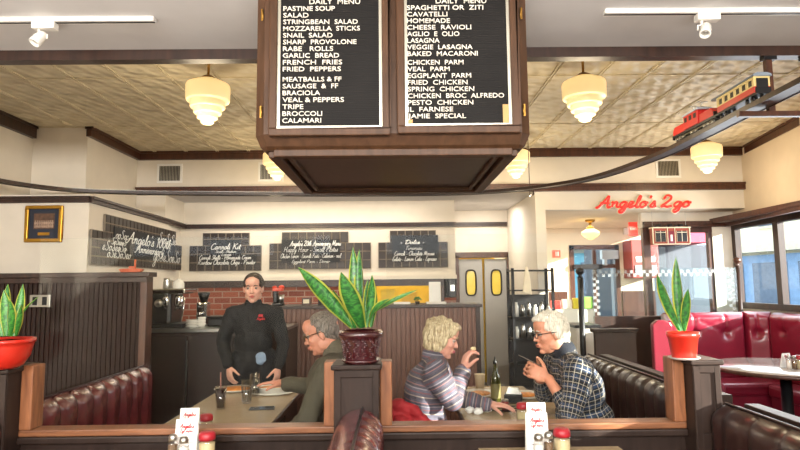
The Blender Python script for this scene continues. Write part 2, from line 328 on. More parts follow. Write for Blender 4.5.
# ------------------------------------------------------------ the room
ZT, ZC, ZL = 3.10, 2.745, 2.58            # tin ceiling, white front ceiling, ledge soffit
LY = 5.05; YB, YW, YD, YR = 6.85, 7.5, 8.6, 7.2      # soffit face, back wall, door wall, window wall at right
struct(MB().box(-4.3, 14, -3, 16, -.12, 0).build('floor', M['floor']))
struct(MB().box(-4.0, 4.2, -2.6, 3.03, ZC, ZC+.5).build('ceiling', M['white']))
b = MB().box(-4.0, 4.35, 3.03, YB+.1, ZT, ZT+.1)
x = -3.95
while x < 4.1:                             # pressed seams running away from the viewer, and across
    for o_ in (0, .022): b.bar((x+o_, 3.05, ZT), (x+o_, YB, ZT), .012, .022)
    x += .37
for y in (4.35, 5.72): b.bar((-3.95, y, ZT), (4.1, y, ZT), .014, .016)
struct(b.build('ceiling_tin', M['tin']))
struct(MB().box(-4.0, -.56, 2.965, 3.03, 2.69, ZC).box(.56, 4.1, 2.965, 3.03, 2.69, ZC).box(-4, 4.1, 3.03, 3.04, ZC, ZT).build('trim_1', M['dtrim']))
struct(MB().box(-3.75, -3.6, -2.6, 5.75, 0, ZT).box(-3.6, -3.06, 5.72, 5.82, 2.31, ZT).box(-3.16, -3.06, 5.82, YB, 2.31, ZT).build('wall_left', M['wall']))
b = MB().box(-3.6, -2.66, LY, 5.72, 0, 2.31)
b.add([(-2.66, 5.72, 0), (-2.66-.03, YB, 0), (-2.77, YW+.1, 0), (-3.2, YW+.1, 0), (-3.2, 5.72, 0), (-2.66, 5.72, 2.31), (-2.69, YB, 2.31), (-2.77, YW+.1, 2.31), (-3.2, YW+.1, 2.31), (-3.2, 5.72, 2.31)], [(4,3,2,1,0),(5,6,7,8,9),(0,1,6,5),(1,2,7,6),(2,3,8,7),(3,4,9,8),(4,0,5,9)])
b.box(-3.2, -2.72, YB+.02, YW, 2.31, ZL)
struct(b.build('wall_left.001', M['wall']))
struct(MB().box(-3.2, 1.69, YB, YB+.1, ZL, ZT).box(1.69, 4.3, YB, YB+.1, 2.36, ZT).build('wall_back', M['wall']))
struct(MB().box(-2.97, 1.69, YB+.1, YD, ZL, ZL+.08).build('ceiling_lower', M['white']))
# back wall with a pass-through to the kitchen
c0, c1 = at(376, 290, YW).x, at(441, 290, YW).x; zp0, zp1 = 1.24, 1.545
wz = 1.56
b = MB().box(-2.97, .79, YW, YW+.12, wz, ZL)
struct(b.build('wall_back.001', M['wall']))
b = MB().box(-2.97, c0, YW, YW+.12, 0, wz).box(c0, c1, YW, YW+.12, 0, zp0).box(c1, .79, YW, YW+.12, 0, wz)
struct(b.build('wall_back.002', M['brick']))
struct(MB().box(.67, .79, YW+.12, YD, 0, ZL).build('wall_back.003', M['wall']))
# door wall
d0, d1 = at(458, 300, YD).x, at(509, 300, YD).x; dz = at(480, 255, YD).z
struct(MB().box(.67, d0, YD, YD+.1, 0, ZL).box(d1, 1.8, YD, YD+.1, 0, ZL).box(d0, d1, YD, YD+.1, dz, ZL).build('wall_back.004', M['wall']))
struct(MB().box(1.69, 1.81, YB+.1, YD+1.4, 0, ZL).box(1.69, 1.81, YB, YB+.1, 0, 2.36).build('wall_divider', M['wall']))
# right window wall (angled), and the wall at the end of the red booth
RX0, RX1 = 4.22, 3.9
def slab(name, pts, z0, z1, m, th=.12):
    (xa, ya), (xb, yb) = pts; b = MB(); b.bar((xa, ya, (z0+z1)/2), (xb, yb, (z0+z1)/2), th, z1-z0); return struct(b.build(name, m))
wzb, wzt = 1.17, 2.07
slab('wall_right', ((4.34, YR+.1), (4.02, 5.4)), wzt+.14, ZT, M['warmwall'])
slab('wall_right.001', ((4.32, 7.3), (4.32, 3.9)), 0, wzb, M['wall'])
slab('wall_right.003', ((4.32, 7.3), (4.32, 3.9)), wzt+.12, 2.5, M['wall'])
struct(MB().box(3.96, 4.4, 3.9, 7.3, wzt+.14, wzt+.2).build('ceiling_bay', M['trim'])); struct(MB().box(3.9, 4.4, 3.8, 3.92, 0, ZT).build('wall_right.004', M['wall']))
b = MB().box(3.90, 4.02, -.2, 5.4, wzt+.14, ZT).box(3.9, 4.02, -2.6, 3.9, 0, wzb).box(3.9, 4.02, -2.6, .55, wzb, ZT).box(3.9, 4.02, 1.75, 3.9, wzb, wzt+.14)
struct(b.build('wall_right.002', M['warmwall']))
w0, w1 = at(650, 290, YR).x, at(716, 290, YR).x
struct(MB().box(w1, 4.3, YR, YR+.1, 0, wzt+.1).box(w0-.06, 4.3, YR, YR+.1, wzt+.1, 2.45).box(w0, w1, YR, YR+.1, 0, 1.0).build('wall_back.005', M['wall']))
# room beyond: wall, ceiling
RY = 9.3
e0, e1 = at(571, 300, RY).x, at(621, 300, RY).x; ez = at(600, 245, RY).z
struct(MB().box(1.81, e0, RY, RY+.1, 0, 2.36).box(e1, at(655, 300, RY).x, RY, RY+.1, 0, 2.36).box(e0, e1, RY, RY+.1, ez, 2.36).build('wall_far', M['warmwall']))
struct(MB().box(1.81, 4.4, YB+.1, RY+.1, 2.36, 2.44).build('ceiling_far', M['warmwall']))
# front wall behind the viewer, with its shop windows
b = MB().box(-4.05, 4.02, -2.6, -2.48, 0, 1.9).box(-4.05, 4.02, -2.6, -2.48, 2.65, ZC+.05)
for x in (-4.0, -1.6, 1.0, 3.4): b.box(x, x+.5, -2.6, -2.48, 1.9, 2.65)
struct(b.build('wall_front', M['wall']))
# trims: crown, ledge, picture rail
def rail(name, pts, z0, z1, d, m):
    b = MB()
    for (xa, ya), (xb, yb) in zip(pts, pts[1:]): b.bar((xa, ya, (z0+z1)/2), (xb, yb, (z0+z1)/2), d, z1-z0); b.bar((xa, ya, z1-.012), (xb, yb, z1-.012), d+.03, .024)
    return struct(b.build(name, m))
rail('trim_2', [(-3.04, 5.70), (-3.04, YB-.02), (4.2, YB-.02)], ZT-.10, ZT, .05, M['trim'])
rail('trim_3', [(3.97, 3.05), (3.97, 5.4), (4.21, YB-.1)], ZT-.10, ZT, .05, M['trim'])
rail('trim_4', [(-3.04, YB-.03), (at(753, 186, YB).x, YB-.03)], ZL, ZL+.085, .07, M['trim'])
rail('trim_5', [(-3.6, LY-.015), (-2.645, LY-.015), (-2.672, YB), (-2.70, YW-.02), (.80, YW-.02)], 2.235, 2.29, .035, M['dtrim'])
rail('trim_6', [(.8, YD-.02), (1.68, YD-.02)], 2.34, 2.40, .035, M['dtrim'])
rail('trim_7', [(-3.58, 3.04), (-3.58, 5.7)], ZT-.12, ZT, .05, M['dtrim'])
rail('trim_8', [(w0-.05, YR-.02), (4.16, YR-.02), (3.94, 5.4), (3.94, 3.95)], wzt+.10, wzt+.17, .05, M['trim'])
struct(MB().box(-2.9, .80, YW-.05, YW, wz-.0, wz+.05).build('trim_9', M['wall']))
struct(MB().box(-2.9, .80, YW-.04, YW, wz-.085, wz).build('trim_10', M['dtrim']))
struct(MB().box(c0-.04, c0, YW-.03, YW+.12, zp0, zp1).box(c1, c1+.04, YW-.03, YW+.12, zp0, zp1).box(c0-.04, c1+.04, YW-.05, YW+.14, zp0-.03, zp0).build('trim_11', M['trim']))
struct(MB().box(-2.97, c1+.9, YW+1.5, YW+1.6, 0, ZL).build('wall_kitchen', mat('yellow_kitchen_wall', 'd8b13a', .6)))
area('kitchen_light', (-.1, YW+.75, 2.5), (-.1, YW+.9, 0), 1.2, .5, 28, (1, .85, .55))
area('kitchen_door_light', (1.3, YD+.6, 2.4), (1.3, YD+.8, 0), .6, .5, 10, (1, .85, .5))
struct(MB().box(.7, 2.0, YD+1.2, YD+1.3, 0, ZL).build('wall_kitchen.001', MC['yellow_kitchen_wall']))

# windows at right
def window_wall(name, a, b_, z0, z1, n, m=None):
    r = bpy.data.objects.new(name, None); COL.objects.link(r); struct(r); a = Vector(a+(0,)); b_ = Vector(b_+(0,)); d = b_-a
    f = MB()
    for zz in (z0+.03, z1-.03): f.bar(a+Vector((0,0,zz)), b_+Vector((0,0,zz)), .09, .07)
    for i in range(n+1):
        p = a+d*i/n; f.bar(p+Vector((0,0,z0)), p+Vector((0,0,z1)), .07, .09, up=d)
    f.build('window_frame', m or M['dtrim'], r)
    g = MB(); g.bar(a+Vector((0,0,(z0+z1)/2)), b_+Vector((0,0,(z0+z1)/2)), .006, z1-z0-.1); g.build('window_pane', M['wglass'], r)
    return r
window_wall('window_1', (4.26, YR-.03), (4.26, 3.95), wzb, wzt+.13, 4)
window_wall('window_3', (w0, YR+.05), (w1, YR+.05), 1.0, wzt+.1, 1, M['trim'])
window_wall('window_4', (3.96, 1.75), (3.96, .55), wzb, wzt+.12, 2)

# suspended white track lights
def track(x0, x1, y, label, hx):
    t = thing('track_light', label, 'track light', ((x0+x1)/2, y, ZC)); c = (x0+x1)/2
    MB().box(x0-c, x1-c, -.02, .02, -.022, 0).build('track', M['whitep'], t, .003)
    MB().box(x0-c+.0, x1-c-.0, -.006, .006, -.0235, -.022).build('track_slot', M['blackp'], t)
    MB().box(hx-c-.045, hx-c+.06, -.022, .022, -.055, -.0225).build('connector', M['whitep'], t, .004)
    s = MB(); s.tube([(hx-c-.02, 0, -.055), (hx-c-.02, 0, -.072)], .006); s.tube([(hx-c-.04, 0, -.10), (hx-c-.04, 0, -.078), (hx-c-.01, 0, -.07), (hx-c+.02, 0, -.078), (hx-c+.02, 0, -.10)], .004)
    s.build('yoke', M['whitep'], t)
    h = MB(); T = Matrix.Translation((hx-c-.01, -.01, -.10)) @ Matrix.Rotation(-.5, 4, 'X') @ Matrix.Rotation(.35, 4, 'Y')
    h.lathe([(.0, .035), (.016, .035), (.021, .025), (.025, -.028), (.025, -.036), (.020, -.036), (.015, -.022), (0, -.022)], 20, T=T); ho = h.build('spot_head', M['whitep'], t)
    MB().lathe([(0, -.0225), (.0145, -.0225), (.0145, -.026), (0, -.027)], 16, T=T).build('lens', M['steel'], ho)
    return t
track(-2.6, at(155, 20, 2.6).x, 2.6, 'white ceiling track with one small spotlight, left of the hanging menu board', at(43, 33, 2.6).x)
track(at(604, 14, 2.55).x, 2.8, 2.55, 'white ceiling track with one small spotlight, right of the hanging menu board', at(706, 24, 2.55).x)

# stepped opal glass pendants
def pendant(loc, label):
    t = thing('pendant_lamp', label, 'pendant lamp', loc, 0, 'stepped opal glass pendants under the tin ceiling')
    MB().lathe([(0, 0), (.05, 0), (.045, -.015), (.01, -.03), (.008, -.12), (.014, -.125)], 16).build('stem', M['brass'], t)
    MB().lathe([(.012, -.115), (.03, -.118), (.06, -.14), (.078, -.155), (0, -.155)], 20).build('fitter', M['brass'], t)
    pr = [(.0, -.15), (.075, -.15), (.10, -.163), (.146, -.185), (.152, -.20), (.152, -.20), (.150, -.295), (.150, -.295), (.142, -.306), (.118, -.308), (.118, -.308), (.121, -.345), (.115, -.353), (.094, -.355), (.094, -.355), (.096, -.388), (.090, -.395), (.070, -.397), (.070, -.397), (.072, -.425), (.066, -.431), (.048, -.433), (.048, -.433), (.044, -.458), (.03, -.468), (0, -.47)]
    g = MB().lathe(pr, 36).build('glass_shade', M['lampg'], t)
    l = bpy.data.lights.new('bulb', 'POINT'); l.energy = 16; l.color = (1, .82, .55); l.shadow_soft_size = .15
    lo = bpy.data.objects.new('bulb', l); COL.objects.link(lo); lo.parent = t; lo.location = (0, 0, -.62)
    return t
for px, py, Y, lb in ((208, 95, 4.0, 'lit stepped opal glass pendant left of the menu board, over the waitress side'), (584, 92, 4.0, 'lit stepped opal glass pendant right of the menu board, left of the toy train'),
                      (277, 168, 6.2, 'lit opal pendant half hidden behind the left lower edge of the menu board'), (516, 165, 6.2, 'lit opal pendant peeping out behind the right lower edge of the menu board'),
                      (707, 160, 6.0, 'lit opal pendant below the toy train, nearest the right wall')):
    p = at(px, py, Y); pendant((p.x, Y, ZT), lb)
# schoolhouse lamp in the room beyond
p = at(590, 222, 8.0); t = thing('schoolhouse_lamp', 'small brass ceiling lamp with yellow glass globe seen below the red script sign', 'ceiling lamp', (p.x, 8, 2.36))
MB().lathe([(0, 0), (.07, 0), (.06, -.03), (.02, -.04), (.02, -.09), (.05, -.10), (.055, -.13), (0, -.13)], 20).build('fitter', M['brass'], t)
MB().lathe([(.05, -.125), (.07, -.14), (.12, -.17), (.12, -.20), (.09, -.235), (.05, -.255), (.03, -.275), (0, -.28)], 28).build('glass_globe', mat('yellow_opal', 'ffe9a0', .3, emis=1.6, ec='ffd873', var=.01), t)
area('far_room_light', (3.0, 8.3, 2.3), (3.0, 8.4, 0), 1.0, 1.0, 18, (1, .9, .78))

# vents on the soffit
for px, py, lb in ((170, 173.5, 'square white air vent left on the upper back wall, beside the left wall corner'), (271, 172, 'white air vent on the upper back wall behind the left opal pendant'), (668, 168.5, 'white air vent on the upper back wall left of the right-hand pendant')):
    p = at(px, py, YB); t = thing('air_vent', lb, 'vent', (p.x, YB, p.z), 0, 'air vents on the upper back wall')
    MB().box(-.15, .15, -.012, 0, -.115, -.09).box(-.15, .15, -.012, 0, .09, .115).box(-.15, -.125, -.012, 0, -.09, .09).box(.125, .15, -.012, 0, -.09, .09).build('frame', M['whitep'], t)
    MB().box(-.125, .125, -.003, 0, -.09, .09).build('backing', M['black'], t)
    g = MB()
    for i in range(14): xx = -.115+i*.0177; g.box(xx, xx+.007, -.010, -.003, -.09, .09)
    g.build('grille', M['alu'], t)
# ------------------------------------------------------------ hanging menu board case
BY0, BY1, BZ = 2.31, 3.42, 2.055
t = thing('menu_board_case', 'big brown hanging box with two framed letter boards listing the daily menu', 'menu board', (0, BY0, BZ))
def oct_ring(hx, y0, y1, c, z): return [(-hx+c, y0, z), (hx-c, y0, z), (hx, y0+c, z), (hx, y1-c, z), (hx-c, y1, z), (-hx+c, y1, z), (-hx, y1-c, z), (-hx, y0+c, z)]
D_ = BY1-BY0
def loft(rings, capa=True, capb=True):
    b = MB(); n = len(rings[0]); vs = [v for r in rings for v in r]; fs = []
    for i in range(len(rings)-1):
        for k in range(n): k2 = (k+1) % n; fs.append((i*n+k, i*n+k2, (i+1)*n+k2, (i+1)*n+k))
    if capa: fs.append(tuple(range(n)))
    if capb: fs.append(tuple((len(rings)-1)*n+k for k in range(n-1, -1, -1)))
    return b.add(vs, fs)
loft([oct_ring(.535, .05, D_-.05, .012, 0), oct_ring(.55, .03, D_-.03, .03, .012), oct_ring(.566, 0, D_, .04, .055), oct_ring(.566, 0, D_, .04, ZC-BZ-.002)]).build('case', M['boxw'], t)
b = MB()                                   # moulded frame round the recessed underside
for i, (o, zz) in enumerate(((.0, -.012), (.055, -.006))):
    x = .515-o-.02; y0 = .07+o; y1 = D_-.07-o; wd = .05 if i == 0 else .018
    b.bar((-x, y0, zz), (x, y0, zz), wd, .03); b.bar((-x, y1, zz), (x, y1, zz), wd, .03); b.bar((-x, y0, zz), (-x, y1, zz), wd, .03); b.bar((x, y0, zz), (x, y1, zz), wd, .03)
b.build('underside_moulding', M['boxw'], t, .004)
MB().box(-.44, .44, .13, D_-.13, -.006, -.002).build('underside_panel', M['boxd'], t)
TXT = (["PASTINE SOUP", "SALAD", "STRINGBEAN  SALAD", "MOZZARELLA  STICKS", "SNAIL  SALAD", "SHARP  PROVOLONE", "RABE   ROLLS", "GARLIC  BREAD", "FRENCH  FRIES", "FRIED  PEPPERS", None, "MEATBALLS & FF", "SAUSAGE  &  FF", "BRACIOLA", "VEAL & PEPPERS", "TRIPE", "BROCCOLI", "CALAMARI"],
       ["SPAGHETTI OR  ZITI", "CAVATELLI", "HOMEMADE", "CHEESE  RAVIOLI", "AGLIO  E  OLIO", "LASAGNA", "VEGGIE  LASAGNA", "BAKED  MACARONI", None, "CHICKEN  PARM", "VEAL  PARM", "EGGPLANT  PARM", "FRIED  CHICKEN", "SPRING  CHICKEN", "CHICKEN  BROC  ALFREDO", "PESTO  CHICKEN", "IL  FARNESE", "JAMIE  SPECIAL"])
for side in (0, 1):
    a = at(270 if side == 0 else 398, 134, BY0).x; c = at(390 if side == 0 else 519, 134, BY0).x
    z0 = at(330, 137, BY0).z-BZ-(0 if side == 0 else -.006); z1 = ZC-BZ-.012
    bo = MB()
    for (xa, xb, za, zb) in ((a, c, z0, z0+.03), (a, c, z1-.03, z1), (a, a+.03, z0+.03, z1-.03), (c-.03, c, z0+.03, z1-.03)): bo.box(xa, xb, -.03, 0, za, zb)
    fr = bo.build('board_door', M['boxw'], t, .004)
    bo = MB()
    for (xa, xb, za, zb) in ((a+.03, c-.03, z0+.03, z0+.042), (a+.03, a+.042, z0+.042, z1-.03), (c-.042, c-.03, z0+.042, z1-.03)): bo.box(xa, xb, -.018, 0, za, zb)
    bo.build('metal_edge', M['alu'], fr)
    bo = MB().box(a+.042, c-.042, -.010, 0, z0+.042, z1-.03)
    z = z0+.05
    while z < z1-.03: bo.box(a+.042, c-.042, -.012, -.010, z, z+.0035); z += .0075
    bo.build('letter_board', M['felt'], t)
    L_ = TXT[side]; ztop = at(330, 18.5 if side == 0 else 18, BY0).z-BZ; zbot = at(330, 124.0 if side == 0 else 122, BY0).z-BZ
    FW = ([168, 82, 242, 249, 160, 238, 162, 181, 191, 187, 0, 189, 178, 120, 197, 67, 127, 124], [250, 132, 140, 209, 170, 105, 212, 228, 0, 181, 136, 205, 193, 214, 310, 210, 145, 186])[side]
    ztop = at(330, 12.2 if side == 0 else 12, BY0).z-BZ; zbot = at(330, 123.5 if side == 0 else 120, BY0).z-BZ
    units = sum(1 if s else (.5 if side == 0 else .3) for s in L_)-1; st = (ztop-zbot)/units; z = ztop
    text_part('DAILY  MENU', .029, M['letter'], t, Matrix.Translation(((a+c)/2-.085, -.014, ztop+st)), bold=.0001, fit=.21)
    x_ = at(283.5 if side == 0 else 407.5, 70, BY0).x
    for s, fw in zip(L_, FW):
        if s is None: z -= st*(.5 if side == 0 else .3); continue
        text_part(s, .0275, M['letter'], t, Matrix.Translation((x_, -.014, z)), bold=.0001, fit=fw/3.21*BY0/FPX*1.02); z -= st
    if side == 1:
        MB().box(c-.066, c-.043, -.016, -.012, z0+.044, z0+.12).box(a+.044, a+.06, -.016, -.012, z0+.044, z0+.06).build('tape', mat('amber_tape', 'b08a50', .5), t)
for sx_ in (-1, 1):
    for z_ in (at(262, 15, BY0).z-BZ, at(262, 112, BY0).z-BZ):
        MB().box(sx_*.538-.004, sx_*.538+.004, -.003, .001, z_-.025, z_+.025).tube([(sx_*.534, -.004, z_-.022), (sx_*.534, -.004, z_+.022)], .003).build('hinge', M['brass'], t)

# ------------------------------------------------------------ near partition
PY = 2.62
def snake_pot(): pass
PT = 1.165
posts = []
def post(x0, x1, label, proj=.13):
    c = (x0+x1)/2; h = (x1-x0)/2; t = thing('partition_post', label, 'post', (c, PY, 0), 0, 'panelled posts of the near glass partition')
    MB().box(-h, h, -proj, .06, 0, PT-.022).build('core', M['panel'], t, .003)
    b = MB(); yf = -proj
    b.box(-h, -h+.025, yf-.010, yf, .3, PT-.022).box(h-.025, h, yf-.010, yf, .3, PT-.022).box(-h+.025, h-.025, yf-.010, yf, PT-.055, PT-.022).box(-h+.025, h-.025, yf-.010, yf, .3, .86)
    b.build('face_moulding', M['panel'], t, .004)
    MB().box(-h-.012, h+.012, -proj-.022, .07, PT-.022, PT).build('cap', M['panel'], t, .006)
    return t
XA = at(27, 380, PY).x
post(XA-.24, XA, 'dark panelled partition post under the left red bowl planter')
XC0, XC1 = at(337, 380, PY).x, at(380, 380, PY).x
post(XC0, XC1, 'dark panelled partition post in the middle under the burgundy planter')
XR = at(680, 380, PY).x
post(XR, XR+.118, 'dark panelled partition post under the right red flowerpot', .11)
def screen(x0, x1, label):
    t = thing('glass_screen', label, 'glass screen', (x0, PY, 0), 0, 'glass screens of the near partition')
    w_ = x1-x0; s = .052; zr0, zr1 = .864, .892
    MB().box(0, w_, -.02, .05, 0, zr0-.03).build('lower_panel', M['panel'], t)
    MB().box(0, w_, -.055, .055, zr0-.03, zr0).build('dark_ledge', M['panel'], t, .006)
    MB().box(0, w_, -.045, .045, zr0, zr1).build('bottom_rail', M['frameh'], t, .005)
    for a in (0, w_-s): MB().box(a, a+s, -.045, .045, zr1, PT).build('stile', M['frame'], t, .005)
    MB().box(s*.6, w_-s*.6, -.004, .004, zr1-.005, at(300, 236, PY).z).build('glass_pane', M['glass'], t)
    return t
screen(XA+.001, XC0-.001, 'oak framed glass screen between the left and middle posts, in front of the waitress')
screen(XC1+.001, XR-.001, 'oak framed glass screen between the middle and right posts, in front of the facing couple')
# ------------------------------------------------------------ benches
def bench(x, y0, L, side, label, m, z1=.975, t=.15, seat=True, group='tufted booth benches', pitch=.15, rows=(.66,), trimboard=False, both=False):
    r = thing('booth_bench', label, 'booth bench', (x, y0, 0), 0, group)
    b = MB(); tufted(b, L, .30, z1, t, pitch, rows=rows, both=both)
    if side < 0:
        b.v = [Vector((-v.x, v.y, v.z)) for v in b.v]
    b.build('backrest', m, r)
    MB().tube([(side*.012, .02, z1+.001), (side*.012, L-.02, z1+.001)], .006).build('piping', M['seam'], r)
    if trimboard: MB().box(*( (-.14, -.075) if side > 0 else (.075, .14)), 0, L, z1-.10, z1-.005).build('top_board', M['panel'], r, .004)
    if seat:
        a, c = (t/2, t/2+.42) if side > 0 else (-t/2-.42, -t/2)
        MB().box(a, c, .02, L-.02, .36, .46).build('seat_cushion', m, r, .03)
        MB().box(a, c-.03 if side > 0 else c, .03, L-.03, 0, .36).build('plinth', M['dtrim'], r)
    return r
BL = -1.655
bench(BL, 2.70, 1.20, 1, 'long burgundy tufted bench back at the left table, in front of the dark beadboard', M['burg'], .985, rows=(.60,))
bench(-.212, 2.70, 1.5, -1, 'bench behind the man in the olive jacket', M['burg'], .96, t=.10)
bench(-.108, 2.70, 1.5, 1, 'bench under the woman in the striped sweater', M['burg'], .96, t=.10)
bench(1.40, 2.70, 1.55, -1, 'dark brown tufted bench behind the man in the plaid shirt', M['burgb'], .985, trimboard=True, pitch=.12)
bench(-1.70, 1.2, 1.30, 1, 'burgundy tufted bench end at the lower left corner, before the left post', M['burg'], .985, pitch=.13)
r = bench(-.150, 1.0, 1.50, 1, 'narrow burgundy bench back in the bottom middle, seen end on below the burgundy planter', M['burg'], .985, t=.20, seat=False, pitch=.12, rows=())
bench(1.40, .9, 1.61, -1, 'brown tufted bench back with pale top edge at the lower right corner', M['burgb'], .985, trimboard=True, pitch=.17)

# ------------------------------------------------------------ tables
def table(x0, x1, y0, y1, label, z=.755):
    t = thing('booth_table', label, 'table', ((x0+x1)/2, (y0+y1)/2, 0), 0, 'rectangular booth tables'); hx, hy = (x1-x0)/2, (y1-y0)/2
    MB().box(-hx+.008, hx-.008, -hy+.008, hy-.008, z-.006, z).build('tabletop', M['table'], t)
    MB().box(-hx, hx, -hy, hy, z-.04, z-.006).build('edge_band', M['edge'], t, .004)
    for s in ((-1, 1) if y1-y0 > 1 else (0,)):
        MB().tube([(0, s*hy*.55, .02), (0, s*hy*.55, z-.04)], .035, 16).build('pedestal', M['black'], t); MB().box(-.2, .2, s*hy*.55-.03, s*hy*.55+.03, 0, .025).build('foot', M['black'], t, .006)
    return t
table(-1.27, -.67, 2.70, 4.32, 'tan topped table between the waitress and the man in olive')
table(.37, .93, 2.70, 4.30, 'tan topped table between the woman in stripes and the man in plaid')
table(-1.22, -.62, 1.3, 2.545, 'near table at the bottom left carrying a folded menu card', .805)
table(.34, .95, 1.3, 2.545, 'near table at the bottom right with its far edge just in frame', .805)
p = at(795, 370, 5.1); RT = Vector((3.34, 5.04, 0))
t = thing('round_table', 'pale round pedestal table in front of the red booth', 'table', RT)
MB().lathe([(0, .765), (.575, .765), (.58, .762), (.58, .76)], 56).build('tabletop', M['tablew'], t)
MB().lathe([(0, .73), (.58, .73), (.588, .735), (.588, .757), (.58, .7605), (0, .7605)], 56).build('edge_band', M['edge'], t)
MB().lathe([(.28, 0), (.28, .015), (.06, .05), (.045, .08), (.045, .73), (0, .73)], 24).build('pedestal', M['black'], t)

# ------------------------------------------------------------ red corner booth
def red_panel(r, a, b_, z0, z1, th, tufts, name='backrest'):
    a = Vector(a+(0,)); b_ = Vector(b_+(0,)); L = (b_-a).length; u = (b_-a).normalized(); n = Vector((u.y, -u.x, 0))   # towards the viewer
    nx, nz = 60, 34; vs = []; fs = []
    def hgt(s, zz):
        e = min(s, L-s, (z1-zz)*1.0+.0); h = th*(1-max(0, 1-e/.06)**2.2*.75)
        for (ts, tz) in tufts:
            d = math.hypot(s-ts, (zz-tz)); h -= .045*math.exp(-(d/.045)**2)
        for (ts, tz) in tufts:
            dx = abs(s-ts)
            if zz > tz: h -= .012*math.exp(-(dx/.014)**2)
            h -= .010*math.exp(-(abs(zz-tz-dx*.5+.0)/.014)**2)*(1 if dx < .28 else 0)*.7
        return h
    for j in range(nz+1):
        for i in range(nx+1):
            s = L*i/nx; zz = z0+(z1-z0)*j/nz; p = a+u*s+n*hgt(s, zz); vs.append((p.x, p.y, zz))
    N1 = (nx+1)*(nz+1)
    for j in range(nz+1):
        for i in range(nx+1):
            s = L*i/nx; zz = z0+(z1-z0)*j/nz; p = a+u*s-n*.05; vs.append((p.x, p.y, zz))
    for j in range(nz):
        for i in range(nx):
            q = j*(nx+1)+i; fs.append((q, q+1, q+nx+2, q+nx+1)); q += N1; fs.append((q, q+nx+1, q+nx+2, q+1))
    for i in range(nx): fs.append((i, N1+i, N1+i+1, i+1)); q = nz*(nx+1)+i; fs.append((q, q+1, N1+q+1, N1+q))
    for j in range(nz): q = j*(nx+1); fs.append((q, q+nx+1, N1+q+nx+1, N1+q)); q += nx; fs.append((q, N1+q, N1+q+nx+1, q+nx+1))
    mb = MB(); mb.add([Vector(v)-r.location for v in vs], fs, 0, True); return mb.build(name, M['red'], r)
r = thing('corner_booth', 'bright red button-tufted corner booth by the windows at right', 'booth', (3.2, 6.2, 0))
pa, pb, pc = at(668, 315, 6.45), at(741, 315, 6.45), at(830, 315, 6.1)
pz = at(700, 313, 6.35).z
red_panel(r, (pa.x-.04, 6.45), (pb.x, 6.45), .45, pz, .10, [(.28, .93), (.62, .93)])
red_panel(r, (pb.x+.015, 6.45), (4.10, 6.36), .45, pz+.005, .10, [(.12, .93)])
red_panel(r, (4.12, 6.32), (4.12, 4.5), .45, pz, .10, [(.25, .95), (.85, .95), (1.45, .95)])
def rel(b, r): b.v = [v-r.location for v in b.v]; return b
pl = at(640, 315, 5.9)
red_panel(r, (pl.x, 5.3), (pa.x-.05, 6.4), .45, pz-.01, .10, [(.3, .93), (.75, .93)])
rel(MB().prism([(pl.x-.16, .0), (pl.x+.02, .0), (pl.x+.02, pz-.05), (pl.x, pz-.02), (pl.x-.05, pz), (pl.x-.11, pz), (pl.x-.16, pz-.04)], 5.26, 5.32), r).build('end_panel', M['red'], r, .01)
rel(MB().box(pa.x, 4.02, 5.9, 6.32, .34, .47), r).build('seat_cushion', M['red'], r, .035)
rel(MB().box(3.70, 4.0, 4.5, 5.88, .34, .47), r).build('seat_cushion', M['red'], r, .035)
rel(MB().box(3.74, 4.0, 4.52, 5.88, 0, .34), r).build('plinth', M['red'], r)
rel(MB().box(pa.x, 4.0, 5.95, 6.36, .0, .34), r).build('plinth', M['red'], r)
rel(MB().add([(pl.x+.08, 5.35, .47), (pl.x+.50, 5.35, .47), (pa.x+.30, 5.93, .47), (pa.x+.04, 6.33, .47), (pl.x+.08, 5.35, .33), (pl.x+.50, 5.35, .33), (pa.x+.30, 5.93, .33), (pa.x+.04, 6.33, .33)], [(0,1,2,3),(7,6,5,4),(0,4,5,1),(1,5,6,2),(2,6,7,3),(3,7,4,0)]), r).build('seat_cushion', M['red'], r, .035)
rel(MB().add([(pl.x+.08, 5.37, .32), (pl.x+.44, 5.37, .32), (pa.x+.26, 5.95, .32), (pa.x+.04, 6.33, .32), (pl.x+.08, 5.37, 0), (pl.x+.44, 5.37, 0), (pa.x+.26, 5.95, 0), (pa.x+.04, 6.33, 0)], [(0,1,2,3),(7,6,5,4),(0,4,5,1),(1,5,6,2),(2,6,7,3),(3,7,4,0)]), r).build('plinth', M['red'], r)
# etched glass screen above the booth, with its finial posts
ga, gb = at(592, 270, 6.62), at(736, 270, 6.62); gz1 = at(680, 268, 6.62).z; gz0 = pz-.04
t = thing('etched_screen', 'low clear glass screen with frosted checker border above the red booth', 'glass screen', (ga.x, 6.62, 0))
MB().box(0, gb.x-ga.x, -.02, .02, 0, gz0).build('base_wall', M['dtrim'], t); MB().box(0, gb.x-ga.x, -.004, .004, gz0, gz1).build('glass_pane', glass('blueish_pane', (.88, .94, .95), 1.0, .03), t)
fr = MB(); s = .036; n = int((gb.x-ga.x)/s)
for i in range(n):
    for k in (0, 1):
        if (i+k) % 2 == 0: fr.box(i*s, i*s+s, -.007, -.0045, gz1-.02-(k+1)*s, gz1-.02-k*s)
for k in range(int((gz1-gz0)/s)):
    for i in (0, 1, n-2, n-1):
        if (i+k) % 2 == 0 and k > 1: fr.box(i*s, i*s+s, -.007, -.0045, gz1-.02-(k+1)*s, gz1-.02-k*s)
fr.build('frosted_checkers', mat('frosted_glass', 'dfe6e8', .5, alpha=.16), t)
